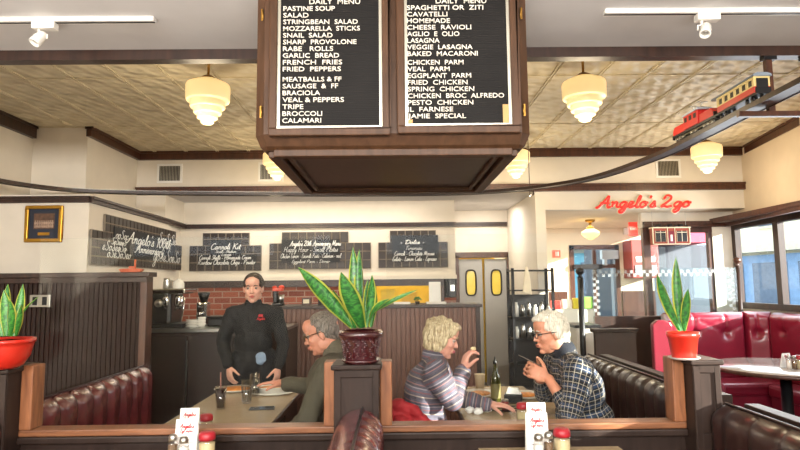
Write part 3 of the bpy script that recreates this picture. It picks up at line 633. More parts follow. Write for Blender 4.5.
for px, lb in ((737, 'dark post with ball finial beside the right windows'), (580, 'black post with ball finial behind the man in plaid')):
    q = at(px, 262 if px > 700 else 273, 6.72 if px > 700 else 6.0); t = thing('finial_post', lb, 'post', (q.x, q.y, 0))
    MB().tube([(0, 0, 0), (0, 0, q.z-.04)], .028 if px > 700 else .030, 12).build('shaft', M['dtrim'] if px > 700 else M['black'], t)
    MB().lathe([(.02, q.z-.05), (.035, q.z-.045), (.015, q.z-.03), (.04, q.z), (.045, q.z+.02), (.035, q.z+.045), (0, q.z+.06)], 16).build('ball_finial', M['trim'] if px > 700 else M['black'], t)
# ------------------------------------------------------------ beadboard partitions and counters
q = at(148, 272, 4.3); t = thing('beadboard_partition', 'tall dark beadboard partition with cap behind the left burgundy bench', 'partition', (-2.9, 4.3, 0))
W_ = q.x+2.9
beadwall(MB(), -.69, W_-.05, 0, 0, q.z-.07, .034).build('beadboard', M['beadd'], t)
MB().box(-.69, W_+.02, -.035, .12, q.z-.035, q.z).box(-.69, W_, -.02, .10, q.z-.075, q.z-.035).build('cap', M['dtrim'], t, .004)
MB().box(W_-.05, W_, -.01, .10, 0, q.z-.07).build('end_post', M['trim'], t, .004)
p = at(40, 301, 4.29); t = thing('switch_plate', 'steel double switch plate on the dark beadboard behind the left plant', 'switch plate', (p.x, 4.30, p.z))
MB().box(-.075, .075, -.014, 0, -.045, .045).build('plate', M['steel'], t, .004)
for x in (-.035, .035): MB().box(x-.017, x+.017, -.018, -.0135, -.03, .03).build('switch', M['black'], t, .002)
# service counter with coffee corner
ca, cb = at(140, 330, 5.1).x, at(222, 330, 5.1).x; cz = at(180, 329, 5.1).z
t = thing('service_counter', 'dark service counter under the espresso machine behind the waitress', 'counter', (ca, 5.1, 0))
MB().box(-.3, cb-ca+.55, .02, .62, 0, cz-.03).build('carcass', M['dtrim'], t)
MB().box(-.3, cb-ca+.55, -.02, .64, cz-.03, cz).build('countertop', M['steel'], t, .004)
for x0, x1 in ((-.28, .02), (.04, .40), (.42, .80), (.82, 1.1)): d = MB().box(x0, x1, 0, .02, .08, cz-.06).build('door', wood('black_oak', '1d120d', '2c1b14', .4), t, .003)
MB().box(.405, .415, -.004, .0, .3, cz-.1).build('hinge_strip', M['steel'], t)
# espresso machine
e = at(168, 327, 5.35); t = thing('espresso_machine', 'black and chrome espresso machine at the left end of the service counter', 'coffee machine', (e.x, 5.38, cz))
MB().box(-.19, .07, -.16, .16, .03, .32).build('body', M['blackp'], t, .03)
MB().box(-.18, .20, -.19, .15, .30, .345).build('cup_tray', M['chrome'], t, .01)
MB().box(-.10, .19, -.20, .12, .0, .04).build('drip_tray', M['black'], t, .006)
for x in (.02, .13):
    g = MB().lathe([(0, .19), (.035, .19), (.04, .21), (.04, .26), (.03, .30), (0, .30)], 18, c=(x, -.13, 0)).build('group_head', M['chrome'], t)
    MB().lathe([(0, .165), (.03, .165), (.035, .19), (0, .19)], 16, c=(x, -.13, 0)).tube([(x, -.15, .178), (x+.02, -.27, .165)], .010, 8).build('portafilter', M['black'], t)
MB().tube([(-.14, -.17, .27), (-.145, -.2, .2), (-.13, -.21, .06)], .006).build('steam_wand', M['chrome'], t)
MB().tube([(.19, -.17, .27), (.2, -.2, .2), (.185, -.21, .06)], .006).build('steam_wand', M['chrome'], t)
MB().lathe([(0, 0), (.012, 0), (.035, .012), (.035, .03), (0, .032)], 16, T=Matrix.Translation((-.03, -.16, .22)) @ Matrix.Rotation(PI/2, 4, 'X')).build('pressure_gauge', M['steel'], t)
ez_ = cz+.345
for x, lb in ((-.02, 'steel milk jug standing on top of the espresso machine, left'), ):
    tj = thing('milk_jug', lb, 'jug', (e.x+x, 5.36, ez_)); MB().lathe([(0, 0), (.035, 0), (.04, .01), (.038, .06), (.032, .08), (.036, .095), (.033, .095), (.029, .08), (0, .02)], 20).build('body', M['steel'], tj)
    MB().tube([(.035, 0, .075), (.06, 0, .07), (.06, 0, .03), (.038, 0, .02)], .004).build('handle', M['steel'], tj)
tj = thing('upturned_bowl', 'round pale cup resting on the espresso machine, right of the milk jug', 'cup', (e.x+.09, 5.34, ez_))
MB().lathe([(.045, 0), (.05, .01), (.05, .05), (.035, .075), (.02, .082), (0, .082)], 20).build('bowl', M['plate'], tj); MB().lathe([(.018, .081), (.018, .09), (0, .09)], 14).build('foot_ring', M['plate'], tj)
tj = thing('coffee_grinder', 'chrome coffee grinder just right of the espresso machine', 'grinder', (e.x+.27, 5.5, cz))
MB().box(-.05, .05, -.07, .06, 0, .22).build('body', M['chrome'], tj, .02); MB().lathe([(.03, .22), (.055, .30), (.05, .31), (0, .31)], 18).build('hopper', M['blackp'], tj); MB().lathe([(0, .1), (.025, .1), (.03, .13), (0, .13)], 14, c=(0, -.09, 0)).build('doser', M['chrome'], tj)
for k, (px, z, lb) in enumerate(((193, 0, 'pale saucer stack at the front of the service counter'), (201, 0, 'pale cup stack right of the saucers on the service counter'))):
    p = at(px, 326, 5.25)
    n = 5 if k == 0 else 3
    for i in range(n):
        if k == 0: o = MB().lathe([(0, 0), (.03, 0), (.065, .012), (.065, .016), (.03, .006), (0, .005)], 22).build('saucer', M['plate']); hh = .014
        else: o = MB().lathe([(0, 0), (.022, 0), (.036, .03), (.036, .04), (.033, .04), (.02, .004), (0, .004)], 18).build('coffee_cup', M['plate']); hh = .026
        o.location = (p.x, 5.25+.02*k, cz+i*hh); tag(o, lb.replace(' stack', '').replace(' at the front of the service counter', ' on the counter').replace(' right of the saucers on the service counter', ' right of the saucers')+', '+('bottom', 'second from the bottom', 'middle' if k == 0 else 'top', 'second from the top', 'top')[i]+' of its stack', 'saucer' if k == 0 else 'cup', 'stacked saucers' if k == 0 else 'stacked cups')
p = at(226, 325, 5.45); t = thing('cloth_caddy', 'low black container on the service counter left of the waitress', 'container', (p.x-.04, 5.45, cz))
MB().box(-.11, .11, -.09, .09, 0, .075).build('body', M['blackp'], t, .015); MB().box(-.115, .115, -.095, .095, .075, .09).build('lid', M['black'], t, .006)
# long beadboard counter front
ba, bb = at(262, 310, 5.75).x, at(480, 310, 5.75).x; bz = at(390, 305, 5.75).z
t = thing('beadboard_counter', 'long reddish brown beadboard counter front behind the diners', 'counter', (ba, 5.75, 0))
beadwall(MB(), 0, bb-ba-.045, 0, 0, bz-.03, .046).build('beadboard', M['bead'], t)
MB().box(bb-ba-.045, bb-ba, -.006, .5, 0, bz-.03).build('end_panel', M['dtrim'], t, .003)
MB().box(-.02, bb-ba+.02, -.03, .55, bz-.03, bz).build('countertop', M['dtrim'], t, .004)
# things on it
p = at(277, 300, 5.9); t = thing('juice_mixer', 'small black counter appliance with orange red top behind the waitress', 'appliance', (p.x, 5.95, bz))
MB().box(-.05, .06, -.06, .06, 0, .03).box(-.045, -.0, -.04, .04, .03, .16).build('base', M['blackp'], t, .01)
MB().lathe([(0, .03), (.03, .03), (.038, .11), (.036, .11), (.028, .035), (0, .035)], 18, c=(.03, -.01, 0)).build('cup', M['steel'], t)
MB().box(-.05, .05, -.05, .05, .145, .175).ball((.035, 0, .185), (.03, .03, .022)).ball((-.035, 0, .18), (.025, .025, .02)).build('red_top', mat('orange_red_plastic', 'e0492c', .35), t, .006)
p = at(323, 303, 5.85); t = thing('counter_sign', 'small black card sign on the counter left of the big plant', 'sign', (p.x, 5.9, bz)); MB().box(-.055, .055, -.004, .004, 0, .115).box(-.055, .055, -.02, .03, 0, .006).build('card', M['slate'], t)
script(script(MB(), "menu", .06, .0018, x0=-.03, z0=.07, y=-.006), "today", .06, .0018, x0=-.03, z0=.04, y=-.006).build('lettering', M['chalk'], t)
p = at(306, 303, 5.9); t = thing('menu_box', 'little brown box with pale front beside the black card sign', 'box', (p.x, 5.95, bz)); MB().box(-.045, .045, -.04, .04, 0, .075).build('body', M['trim'], t, .004); MB().box(-.03, .03, -.042, -.0395, .02, .06).build('label_patch', M['cream'], t)
for px, w_, lb in ((402, .17, 'flat white tray on the counter under the pass window, left one'), (436, .2, 'flat white tray on the counter under the pass window, right one')):
    p = at(px, 304, 5.95); o = MB().box(-w_/2, w_/2, -.07, .07, 0, .012).box(-w_/2, w_/2, -.07, -.065, .012, .02).box(-w_/2, w_/2, .065, .07, .012, .02).build('white_tray', M['plate'], None, .003); o.location = (p.x, 5.97, bz); tag(o, lb, 'tray')
# pass-through contents: yellow lit boxes, paper sheet, herbs
p = at(422, 300, YW+.05)
for px, w_, h_, c, lb in ((388, .18, .19, 'e3bf35', 'yellow box in the pass window, leftmost'), (409, .20, .15, 'd9a928', 'amber box in the pass window, between yellow box and white sheet'), ):
    p = at(px, 303, YW+.1); o = MB().box(-w_/2, w_/2, 0, .05, 0, h_).box(-w_/2-.006, w_/2+.006, -.006, .056, h_-.03, h_).build('yellow_box', mat('yellow_card_'+c, c, .5), None, .004); o.location = (p.x, YW+.04, zp0); tag(o, lb, 'box')
p = at(433, 292, YW); o = MB().box(-.075, .075, -.004, 0, -.15, .13).box(-.06, .06, -.006, -.004, -.06, -.055).box(-.06, .06, -.006, -.004, .08, .085).build('paper_sheet', M['paper']); o.location = (p.x+.02, YW-.055, p.z); tag(o, 'white paper sheet hanging at the right of the pass window', 'paper')
p = at(417, 300, 5.95); t = thing('potted_herb', 'tiny green herb on the counter under the pass window', 'plant', (p.x, 5.85, bz)); MB().lathe([(0, 0), (.018, 0), (.024, .03), (0, .03)], 14).build('pot', M['blackp'], t)
b = MB()
for i in range(16): a = i*2.4; r_ = .012+.0018*i; b.ball((math.cos(a)*r_, math.sin(a)*r_, .04+.002*(16-i)), (.012, .010, .005), 6)
b.build('leaves', mat('herb_green', '2f7d3a', .5), t)
p = at(450, 288, YW); t = thing('wall_phone', 'black wall telephone on the brick pier left of the kitchen doors', 'telephone', (p.x, YW, p.z)); MB().box(-.075, .075, -.05, 0, -.12, .12).build('body', M['blackp'], t, .01); MB().box(-.065, -.025, -.085, -.045, -.1, .1).build('handset', M['black'], t, .012); MB().box(-.0, .055, -.054, -.05, -.04, .04).build('keypad', M['steel'], t)

# ------------------------------------------------------------ stepped tile boards with chalk writing
def tileboard(loc, rz, W, H, uw0, uw1, uh, bx0, bx1, bz0, bz1, lines, label, ts=.105):
    """W,H: whole board; the upper step spans uw0..uw1 with height uh; chalkboard inset bx,bz; lines: (text, x, z, width, r, hs)"""
    t = thing('tiled_chalkboard', label, 'chalkboard', loc, rz, 'stepped tile chalkboards on the back walls')
    MB().box(0, W, -.02, 0, 0, H-uh).box(uw0, uw1, -.02, 0, H-uh, H).build('grout_bed', M['grout'], t)
    b = MB(); g = .0065
    nx = round(W/ts); tw = W/nx; nz = round((H-uh)/ts); th = (H-uh)/nz
    for i in range(nx):
        for k in range(nz): b.box(i*tw+g, (i+1)*tw-g, -.026, -.02, k*th+g, (k+1)*th-g)
    nx = round((uw1-uw0)/ts); tw = (uw1-uw0)/nx; nz = max(1, round(uh/ts)); th = uh/nz
    for i in range(nx):
        for k in range(nz): b.box(uw0+i*tw+g, uw0+(i+1)*tw-g, -.026, -.02, H-uh+k*th+g, H-uh+(k+1)*th-g)
    b.build('tiles', M['tile'], t)
    sb = MB()
    for q in (bx0 if isinstance(bx0, list) else [(bx0, bx1, bz0, bz1)]): sb.box(q[0], q[1], -.034, -.0262, q[2], q[3])
    s_ = sb.build('slate', M['slate'], t)
    for (tx, x, z, w_, r_, hs) in lines:
        script(MB(), tx, w_, r_, .3, x, z, -.036, 3, 4, hs).build('chalk_lettering', M['chalk'], t)
    return t
def xz(px, py, Y): v = at(px, py, Y); return v.x, v.z
def board(px0, px1, py0, py1, ux0, ux1, uy, cx0, cx1, cy0, cy1, lines, label, Y=YW, extra=None):
    x0, z0 = xz(px0, py1, Y); x1 = at(px1, py1, Y).x; H = at((ux0+ux1)/2, uy, Y).z-z0; uh = H-(at(px0, py0, Y).z-z0)
    X = lambda p: at(p, 250, Y).x-x0
    Z = lambda p, q: at(q, p, Y).z-z0
    L = [(tx, X(a), Z(c, (a+b_)/2), X(b_)-X(a), r_, hs) for (tx, a, b_, c, r_, hs) in lines]
    bxs = [(X(cx0), X(cx1), Z(cy1, cx0), Z(cy0, cx0))]+[(X(a), X(b_), Z(d, a), Z(c, a)) for (a, b_, c, d) in (extra or [])]
    return tileboard((x0, Y-.001, z0), 0, x1-x0, H, X(ux0), X(ux1), uh, bxs, None, 0, 0, L, label)
board(189.5, 261.5, 246, 271.5, 203, 249.5, 233, 199, 257, 255, 265, [("Cannoli Kit", 211, 241, 249.5, .0045, 1.0), ("Small - Medium", 216, 237, 253, .0022, 1), ("Large", 222, 232, 256, .0022, .8), ("Cannoli Shells - Homemade Cream", 200, 252, 259.5, .0030, 1.2), ("Rainbow Chocolate Chips - Powder", 199, 256, 264.5, .0030, 1.2)],
      'small stepped black tile board headed Cannoli Kit, left of the waitress', extra=[(211, 242, 240, 256)])
board(269.5, 371, 243.5, 269.5, 282, 348.5, 232, 282, 340, 240, 263, [("Angelo's 20th Anniversary Menu", 290, 341, 246, .0042, 1.5), ("Happy Hour - Small Plates", 284, 338, 252, .0022, 1.2), ("Chicken Lemon - Escarole Pasta - Calamari - Veal", 281, 341, 258, .0022, 1.6), ("Eggplant Parm - Dinner", 292, 330, 263, .0020, .9)],
      'wide stepped black tile board with an anniversary menu, partly behind the tall plant')
board(378.5, 448, 242.5, 268, 390, 436, 230.5, 392, 438, 235.5, 262, [("- Dolce -", 400, 424, 244, .0046, .62), ("Tiramisu", 405, 422, 250, .0022, .9), ("Cannoli - Chocolate Mousse", 394, 434, 255.5, .0028, 1.3), ("Gelato - Lemon Cake - Espresso", 392, 436, 261, .0028, 1.4)],
      'stepped black tile board headed Dolce, left of the kitchen doors')
# angled one on the receding left wall (x = -2.97)
LA, LB = (-2.655, LY), (-2.70, 7.45)
def ony(px):   # y along that wall seen through px
    return yz(px, 245)[0]
def yz(px, py):
    d = RM @ Vector(((px-400)/FPX, (225-py)/FPX, -1)); k = (LB[0]-LA[0])/(LB[1]-LA[1]); s = (LA[0]-k*LA[1])/(d.x-k*d.y); return d.y*s, EYE+d.z*s
def onl(px, py, far=True): return yz(px, py)
ya, za = yz(88, 264); yb, zb = yz(179, 271); yc, zc = yz(102, 213); yd, zd = yz(174, 232); 
W_ = yb-ya; z0_ = (za+zb)/2; H_ = (zc+zd)/2-z0_; yl, zl = yz(89, 229); uh_ = H_-(zl-z0_)
def Yp(px): return yz(px, 245)[0]-ya
def Zp(px, py): return yz(px, py)[1]-z0_
rowa = Zp(112, 249); rowb = Zp(112, 235); 
L = []
def line(tx, a, b_, py, r_, hs): L.append((tx, Yp(a), Zp((a+b_)/2, py), Yp(b_)-Yp(a), r_, hs))
line("Angelo's 100th", 122, 167, 246, .0052, .62); line("Anniversary", 131, 160, 254, .0048, .62)
line("ooSoc", 111, 124, 239, .003, .8); line("eSoSeoSo", 98, 122, 251, .003, .8); line("SoSeeoS", 107, 122, 245, .003, .8); line("goSeSoeSo", 150, 177, 262, .003, .8); line("SooSeSe", 155, 172, 244, .003, .9); line("oSeSoSeo", 103, 127, 258, .003, .8)
tileboard((LA[0]+(ya-LY)*(LB[0]-LA[0])/(LB[1]-LA[1])+.003, ya, z0_), math.atan2(LB[1]-LA[1], LB[0]-LA[0]), W_, H_, Yp(102), Yp(173.5), uh_, [(Yp(110), Yp(172), Zp(112, 256), Zp(112, 227)), (Yp(97), Yp(178), .115, uh_ and (H_-uh_-.12))], None, 0, 0, L,
      'large stepped black tile board with white flourishes celebrating an anniversary, on the receding left wall', .085)
# ------------------------------------------------------------ framed group photo
p = at(45, 224, LY); t = thing('framed_photo', 'gold framed group photograph with navy mount on the left wall', 'picture', (p.x, LY-.001, p.z))
w2, h2 = .16, .16
b = MB()
for (xa, xb, za, zb) in ((-w2, w2, h2-.03, h2), (-w2, w2, -h2, -h2+.03), (-w2, -w2+.03, -h2+.03, h2-.03), (w2-.03, w2, -h2+.03, h2-.03)): b.box(xa, xb, -.03, 0, za, zb)
b.build('frame', M['gold'], t, .006); MB().box(-w2+.03, w2-.03, -.012, 0, -h2+.03, h2-.03).build('mount', mat('navy_mount', '1b2334', .5), t)
MB().box(-.09, .09, -.014, -.0121, -.045, .09).build('photo_print', mat('sepia_photo', '5d4334', .4, var=.4, vs=30), t)
b = MB(); random.seed(3)
for r_ in range(2):
    for i in range(9): x = -.074+i*.0185; z = -.005+r_*.028; b.ball((x, -.0155, z), (.006, .001, .008), 6).box(x-.008, x+.008, -.0165, -.0141, z-.028, z-.008)
b.build('pictured_group', mat('photo_faces', 'a58b78', .5, var=.3, vs=60), t); MB().box(-.05, .05, -.014, -.0121, -.10, -.075).build('brass_plaque', M['gold'], t)
# orange toy on the partition cap
p = at(131, 268, 4.34); q = at(148, 272, 4.3); t = thing('orange_ornament', 'small orange model boat standing on the dark partition cap', 'ornament', (p.x, 4.35, q.z))
om = mat('orange_paint', 'b4522c', .5)
MB().prism([(-.09, .022), (-.07, 0), (.07, 0), (.09, .022), (.05, .028), (-.06, .028)], -.02, .02).build('hull', om, t, .003); MB().tube([(.025, 0, .02), (.025, 0, .095)], .007).box(-.02, .03, -.004, .004, .03, .045).build('mast', om, t)
# ------------------------------------------------------------ kitchen swing doors
dw = (d1-d0)
for i in range(2):
    t = struct(bpy.data.objects.new('door_%d' % (i+1), None)); COL.objects.link(t); t.location = (d0+.03+i*(dw/2-.0), YD+.02, 0)
    wd = dw/2-.035; h_ = dz-.06
    cx_, cz_, rx_, rz_ = wd/2, at(480, 284, YD).z+.02, wd*.22, .185
    # leaf with an oval hole: ring of quads from rectangle to oval
    N_ = 40; vs = []; fs = []
    for y in (0, .035):
        for k in range(N_):
            a = 2*PI*k/N_; ca_, sa_ = math.cos(a), math.sin(a); n_ = 4
            e = (abs(ca_)**n_+abs(sa_)**n_)**(-1/n_); vs.append((cx_+ca_*e*rx_, y, cz_+sa_*e*rz_))
        for k in range(N_):
            a = 2*PI*k/N_; ca_, sa_ = math.cos(a), math.sin(a); m_ = max(abs(ca_), abs(sa_))
            vs.append((cx_+ca_/m_*wd/2, y, (cz_+sa_/m_*(h_-cz_)) if sa_ > 0 else (cz_+sa_/m_*(cz_-.02))))
    for k in range(N_):
        k2 = (k+1) % N_; fs += [(k, k2, N_+k2, N_+k), (2*N_+k, 3*N_+k, 3*N_+k2, 2*N_+k2), (k, 2*N_+k, 2*N_+k2, k2), (N_+k, N_+k2, 3*N_+k2, 3*N_+k)]
    MB().add(vs, fs).build('leaf', mat('grey_laminate_door', 'a9a6a2', .45, var=.04), t)
    ring = []
    for k in range(N_+1): a = 2*PI*k/N_; ca_, sa_ = math.cos(a), math.sin(a); e = (abs(ca_)**4+abs(sa_)**4)**(-.25); ring.append((cx_+ca_*e*rx_, -.004, cz_+sa_*e*rz_))
    MB().tube(ring, .012, 8, caps=False).build('window_gasket', M['blackp'], t)
    MB().box(cx_-rx_*.97, cx_+rx_*.97, .014, .020, cz_-rz_*.97, cz_+rz_*.97).build('window_pane', mat('yellow_glow_glass', 'e0c24a', .2, emis=.25), t)  # opaque pane; the lit kitchen's yellow glow is put into its colour
    MB().box(.01, wd-.01, -.006, 0, .05, .3).build('kick_plate', M['steel'], t)
struct(MB().box(d0-.05, d0+.02, YD-.03, YD+.1, 0, dz).box(d1-.02, d1+.04, YD-.03, YD+.1, 0, dz).box(d0-.05, d1+.04, YD-.03, YD+.1, dz-.04, dz+.04).build('trim_12', M['trim']))

# ------------------------------------------------------------ red script sign
x0 = at(596, 208, YB-.05); x1 = at(690, 208, YB-.05); t = thing('script_sign', "red script wall sign reading Angelo's 2 go", 'sign', (x0.x, YB, at(596, 208, YB).z))
Wd = x1.x-x0.x
parts_ = (("Angelo's", 0, Wd*.64), ("2", Wd*.685, Wd*.13), ("go", Wd*.825, Wd*.18))
for s, xa, wd in parts_:
    hs = 1.0 if s != '2' else .92; u = wd/sum(G[c][0] for c in s); hs = (.135/2.1)/u*(1 if s != 'go' else 1)
    if s == 'go': hs = (.062)/u
    script(MB(), s, wd, .023, .22, xa, 0, -.022, 4, 8, hs).build('cream_outline', M['cream'], t)
    script(MB(), s, wd, .0155, .22, xa, 0, -.036, 4, 8, hs).build('red_lettering', M['neon'], t)
# little model shop front hanging by the window
p = at(671, 233, 7.02); t = thing('model_shopfront', 'small brick model of a shop front hung by the window right of the sign', 'model building', (p.x, 7.02, at(671, 244.5, 7.02).z))
w2 = (at(690, 233, 7).x-at(653, 233, 7).x)/2; h_ = at(671, 227, 7.02).z-t.location.z
mb = mat('model_brick', '9a4a3a', .7, var=.2, vs=60)
MB().box(-w2, w2, 0, .08, 0, h_).build('facade', mb, t)
for xa, xb in ((-w2+.03, -.065), (.065, w2-.03)):
    b = MB().box(xa, xb, -.006, 0, .035, h_-.05).build('shop_window', M['blackp'], t); MB().box(xa, xb, -.008, -.006, h_-.07, h_-.062).box((xa+xb)/2-.003, (xa+xb)/2+.003, -.008, -.006, .035, h_-.045).box(xa, xa+.004, -.008, -.006, .035, h_-.045).box(xb-.004, xb, -.008, -.006, .035, h_-.045).build('mullion', M['cream'], b)
MB().box(-.035, .035, -.008, 0, 0, h_-.05).build('shop_door', M['red'], t); MB().box(-.012, .012, -.010, -.0081, .04, .12).build('door_notice', M['paper'], t)
MB().box(-w2-.004, -w2+.006, -.012, 0, 0, h_).box(w2-.006, w2+.004, -.012, 0, 0, h_).box(-.048, -.042, -.012, 0, 0, h_).box(.042, .048, -.012, 0, 0, h_).box(-w2-.004, w2+.004, -.012, 0, 0, .010).build('columns', M['cream'], t)
MB().box(-w2-.01, w2+.01, -.02, .085, h_-.014, h_).build('cornice', M['cream'], t, .003)
b = MB()
for i in range(7): xx = -w2+.03+i*(2*w2-.06)/6; b.box(xx-.016, xx+.016, -.01, .06, h_, h_+.02+(.016 if i % 2 else .0))
b.build('roof_parapet', M['black'], t, .002)
MB().tube([(-w2+.02, .04, h_), (-w2+.02, .04, 2.36-t.location.z)], .002).tube([(w2-.02, .04, h_), (w2-.02, .04, 2.36-t.location.z)], .002).build('hanging_wire', M['steel'], t)

# ------------------------------------------------------------ train shelf, track, train
ZS = 2.42
ctrl = [(1.90, 1.2), (1.91, 2.0), (1.93, 3.0), (1.95, 3.6), (1.94, 4.2), (1.78, 5.0), (1.42, 5.5), (.95, 5.78), (.3, 5.88), (-.6, 5.86), (-1.6, 5.76), (-2.4, 5.66), (-3.05, 5.45), (-3.38, 4.95), (-3.46, 4.2), (-3.46, 3.2)]
path = [Vector((x, y, 0)) for x, y in crom([(a, b_) for a, b_ in ctrl], 8)]
path = [Vector((p[0], p[1], 0)) for p in crom([(a, b_) for a, b_ in ctrl], 8)]
def sweep(off0, off1, z0, z1):
    vs = []; fs = []; n = len(path)
    for i, p in enumerate(path):
        d = (path[min(i+1, n-1)]-path[max(i-1, 0)]).normalized(); s = Vector((d.y, -d.x, 0))
        for o, z in ((off0, z0), (off1, z0), (off1, z1), (off0, z1)): q = p+s*o; vs.append((q.x-1.97, q.y-3, z-ZS))
    for i in range(n-1):
        for k in range(4): k2 = (k+1) % 4; fs.append((4*i+k, 4*i+k2, 4*i+4+k2, 4*i+4+k))
    fs += [(0, 1, 2, 3), (4*n-1, 4*n-2, 4*n-3, 4*n-4)]
    return MB().add(vs, fs)
t = thing('train_shelf', 'dark curved shelf carrying the toy railway track round the room', 'shelf', (1.97, 3, ZS))
sweep(-.044, .044, ZS-.016, ZS).build('deck', M['dtrim'], t)
sweep(-.05, -.044, ZS-.02, ZS+.008).build('edging', M['dtrim'], t); sweep(.044, .05, ZS-.02, ZS+.008).build('edging', M['dtrim'], t)
for o in (-.024, .021): sweep(o, o+.003, ZS+.008, ZS+.014).build('rail', M['steel'], t)
sl = MB()
acc = 0
for i in range(len(path)-1):
    a, b_ = path[i], path[i+1]; L_ = (b_-a).length; d = (b_-a)/L_; s = Vector((d.y, -d.x, 0))
    while acc < L_:
        p = a+d*acc; sl.bar(p-s*.036+Vector((-1.97, -3, .004)), p+s*.036+Vector((-1.97, -3, .004)), .012, .008); acc += .035
    acc -= L_
tag(sl.build('sleepers', M['black'], t), kind='stuff')
# wooden U hangers
def hanger(x, y, label):
    t = thing('shelf_hanger', label, 'hanger', (x, y, ZS-.03)); h_ = 2.69-ZS+.03
    MB().box(-.128, -.094, -.014, .014, -.0, h_).build('upright', M['trim'], t, .002); MB().box(.094, .128, -.014, .014, -.0, h_).build('upright', M['trim'], t, .002)
    MB().box(-.29, .115, -.016, .016, -.028, 0).build('crossbar', M['trim'], t, .002); MB().box(-.14, -.07, -.02, .02, h_-.02, h_).box(.07, .14, -.02, .02, h_-.02, h_).build('bracket', M['black'], t, .002)
hanger(2.12, 2.985, 'wooden U-shaped hanger holding the train shelf at the upper right, beside the coach')
p = at(533, 190, 5.8); hx_, hy_ = p.x-1.97, 5.86-3; MB().tube([(hx_, hy_+.08, -.03), (hx_, hy_+.09, ZT-ZS)], .004).tube([(hx_, hy_-.08, -.03), (hx_, hy_+.08, -.03)], .008).tube([(hx_, hy_-.08, -.03), (hx_, hy_-.08, .02)], .006).build('hook', M['trim'], t)
# trains: built along +x (front at +x), placed facing away
loco = mat('loco_red', 'c8241d', .35, coat=.3, var=.05); ccream = mat('coach_cream', 'dcc585', .4, var=.04); rgrey = mat('roof_pale_blue', 'b9c3cf', .4)
def bogie(b, x, n=2, s=.035):
    for i in range(n):
        for sy in (-1, 1): b.lathe([(0, -.004), (.0145, -.004), (.0145, .002), (.017, .003), (0, .004)], 14, T=Matrix.Translation((x+(i-(n-1)/2)*s, sy*.024, .0315)) @ Matrix.Rotation(PI/2, 4, 'X'))
    return b
def train_at(Y): return (1.965, Y, ZS)
t = thing('toy_locomotive', 'red electric toy locomotive with pale pantograph roof on the train shelf', 'toy train', (1.949, 3.61, ZS), PI/2)
def nose(b, x0, x1, y, z0, z1, cut): 
    s = 1 if x1 > x0 else -1
    return b.prism([(x0, z0), (x1, z0), (x1, z0+(z1-z0)*.55), (x1-s*.02, z1), (x0, z1)], -y, y)
MB().box(-.07, .07, -.042, .042, .055, .135).build('cab', loco, t, .004)
nose(MB(), .072, .20, .035, .055, .105, 0).build('hood', loco, t, .004); nose(MB(), -.072, -.20, .035, .055, .105, 0).build('hood', loco, t, .004)
MB().box(-.078, .078, -.046, .046, .135, .146).build('roof', rgrey, t, .003)
for sy in (-1, 1):
    for x in (-.045, 0, .045): MB().box(x-.012, x+.012, sy*.0425-.0008, sy*.0425+.0008, .095, .122).build('cab_window', M['blackp'], t)
for x in (-.04, .045):
    MB().tube([(x-.03, 0, .148), (x+.0, 0, .165), (x-.02, 0, .182)], .0025).tube([(x-.02, -.03, .182), (x-.02, .03, .182)], .0025).box(x-.025, x+.025, -.02, .02, .146, .152).build('pantograph', M['steel'], t)
MB().box(-.205, .205, -.034, .034, .042, .055).box(-.215, -.205, -.03, .03, .035, .06).box(.205, .215, -.03, .03, .035, .06).build('chassis', M['black'], t)
for x in (-.14, .0, .14): bogie(MB(), x, 3 if x else 2, .036).build('wheels', M['steel'], t)
MB().box(-.18, .18, -.031, -.029, .028, .034).box(-.18, .18, .029, .031, .028, .034).build('coupling_rod', M['chrome'], t)
t.scale = (1.25, 1.1, 1.1)
t = thing('toy_coach', 'red and cream toy railway coach behind the red locomotive', 'toy train', (1.934, 3.125, ZS), PI/2-.03)
MB().box(-.205, .165, -.042, .042, .055, .088).build('lower_body', loco, t, .002)
b = MB().box(-.205, .165, -.042, .042, .088, .095).box(-.205, .165, -.042, .042, .128, .140)
for i in range(7): x = -.205+i*.0587; b.box(x, x+.018, -.042, .042, .095, .128)
b.build('upper_body', ccream, t); MB().box(-.19, .15, -.036, .036, .095, .128).build('window_glass', M['blackp'], t)
MB().prism([(-.05, .140), (.05, .140), (.045, .152), (.025, .160), (-.025, .160), (-.045, .152)], -.215, .215, T=Matrix.Rotation(PI/2, 4, 'Z')).build('roof', mat('roof_slate_blue', '7f8b98', .4), t)
MB().box(-.215, .215, -.036, .036, .045, .055).box(-.215, -.21, -.04, .04, .055, .08).box(.21, .215, -.04, .04, .055, .08).build('platform', M['black'], t)
MB().box(-.21, -.206, -.03, .03, .06, .13).build('end_door', M['blackp'], t)
for x in (-.13, .13): bogie(MB(), x, 2, .05).build('wheels', M['black'], t)

# ------------------------------------------------------------ room beyond
RWX = at(655, 300, RY).x
t = struct(bpy.data.objects.new('door_3', None)); COL.objects.link(t); t.location = (e0, RY, 0)
W_ = e1-e0
MB().box(0, .07, -.02, .08, 0, ez).box(W_-.07, W_, -.02, .08, 0, ez).box(0, W_, -.02, .08, ez-.07, ez).box(W_/2-.03, W_/2+.03, -.01, .06, 0, ez).box(0, W_, -.01, .06, .0, .25).box(0, W_, 0, .06, 1.72, 1.78).build('door_frame', M['trim'], t)
MB().box(.07, W_-.07, .02, .026, .25, ez-.07).build('door_glass', M['wglass'], t)
MB().box(W_/2-.09, W_/2-.07, -.06, -.03, .9, 1.2).build('push_bar', M['steel'], t)
MB().box(.05, W_*.62, -.08, -.03, 1.70, 1.78).build('door_closer', M['black'], t)
MB().box(W_*.62, W_*.95, -.10, -.0, 1.86, 2.0).box(W_*.66, W_*.72, -.09, 0, 1.76, 1.86).build('door_operator', M['steel'], t)
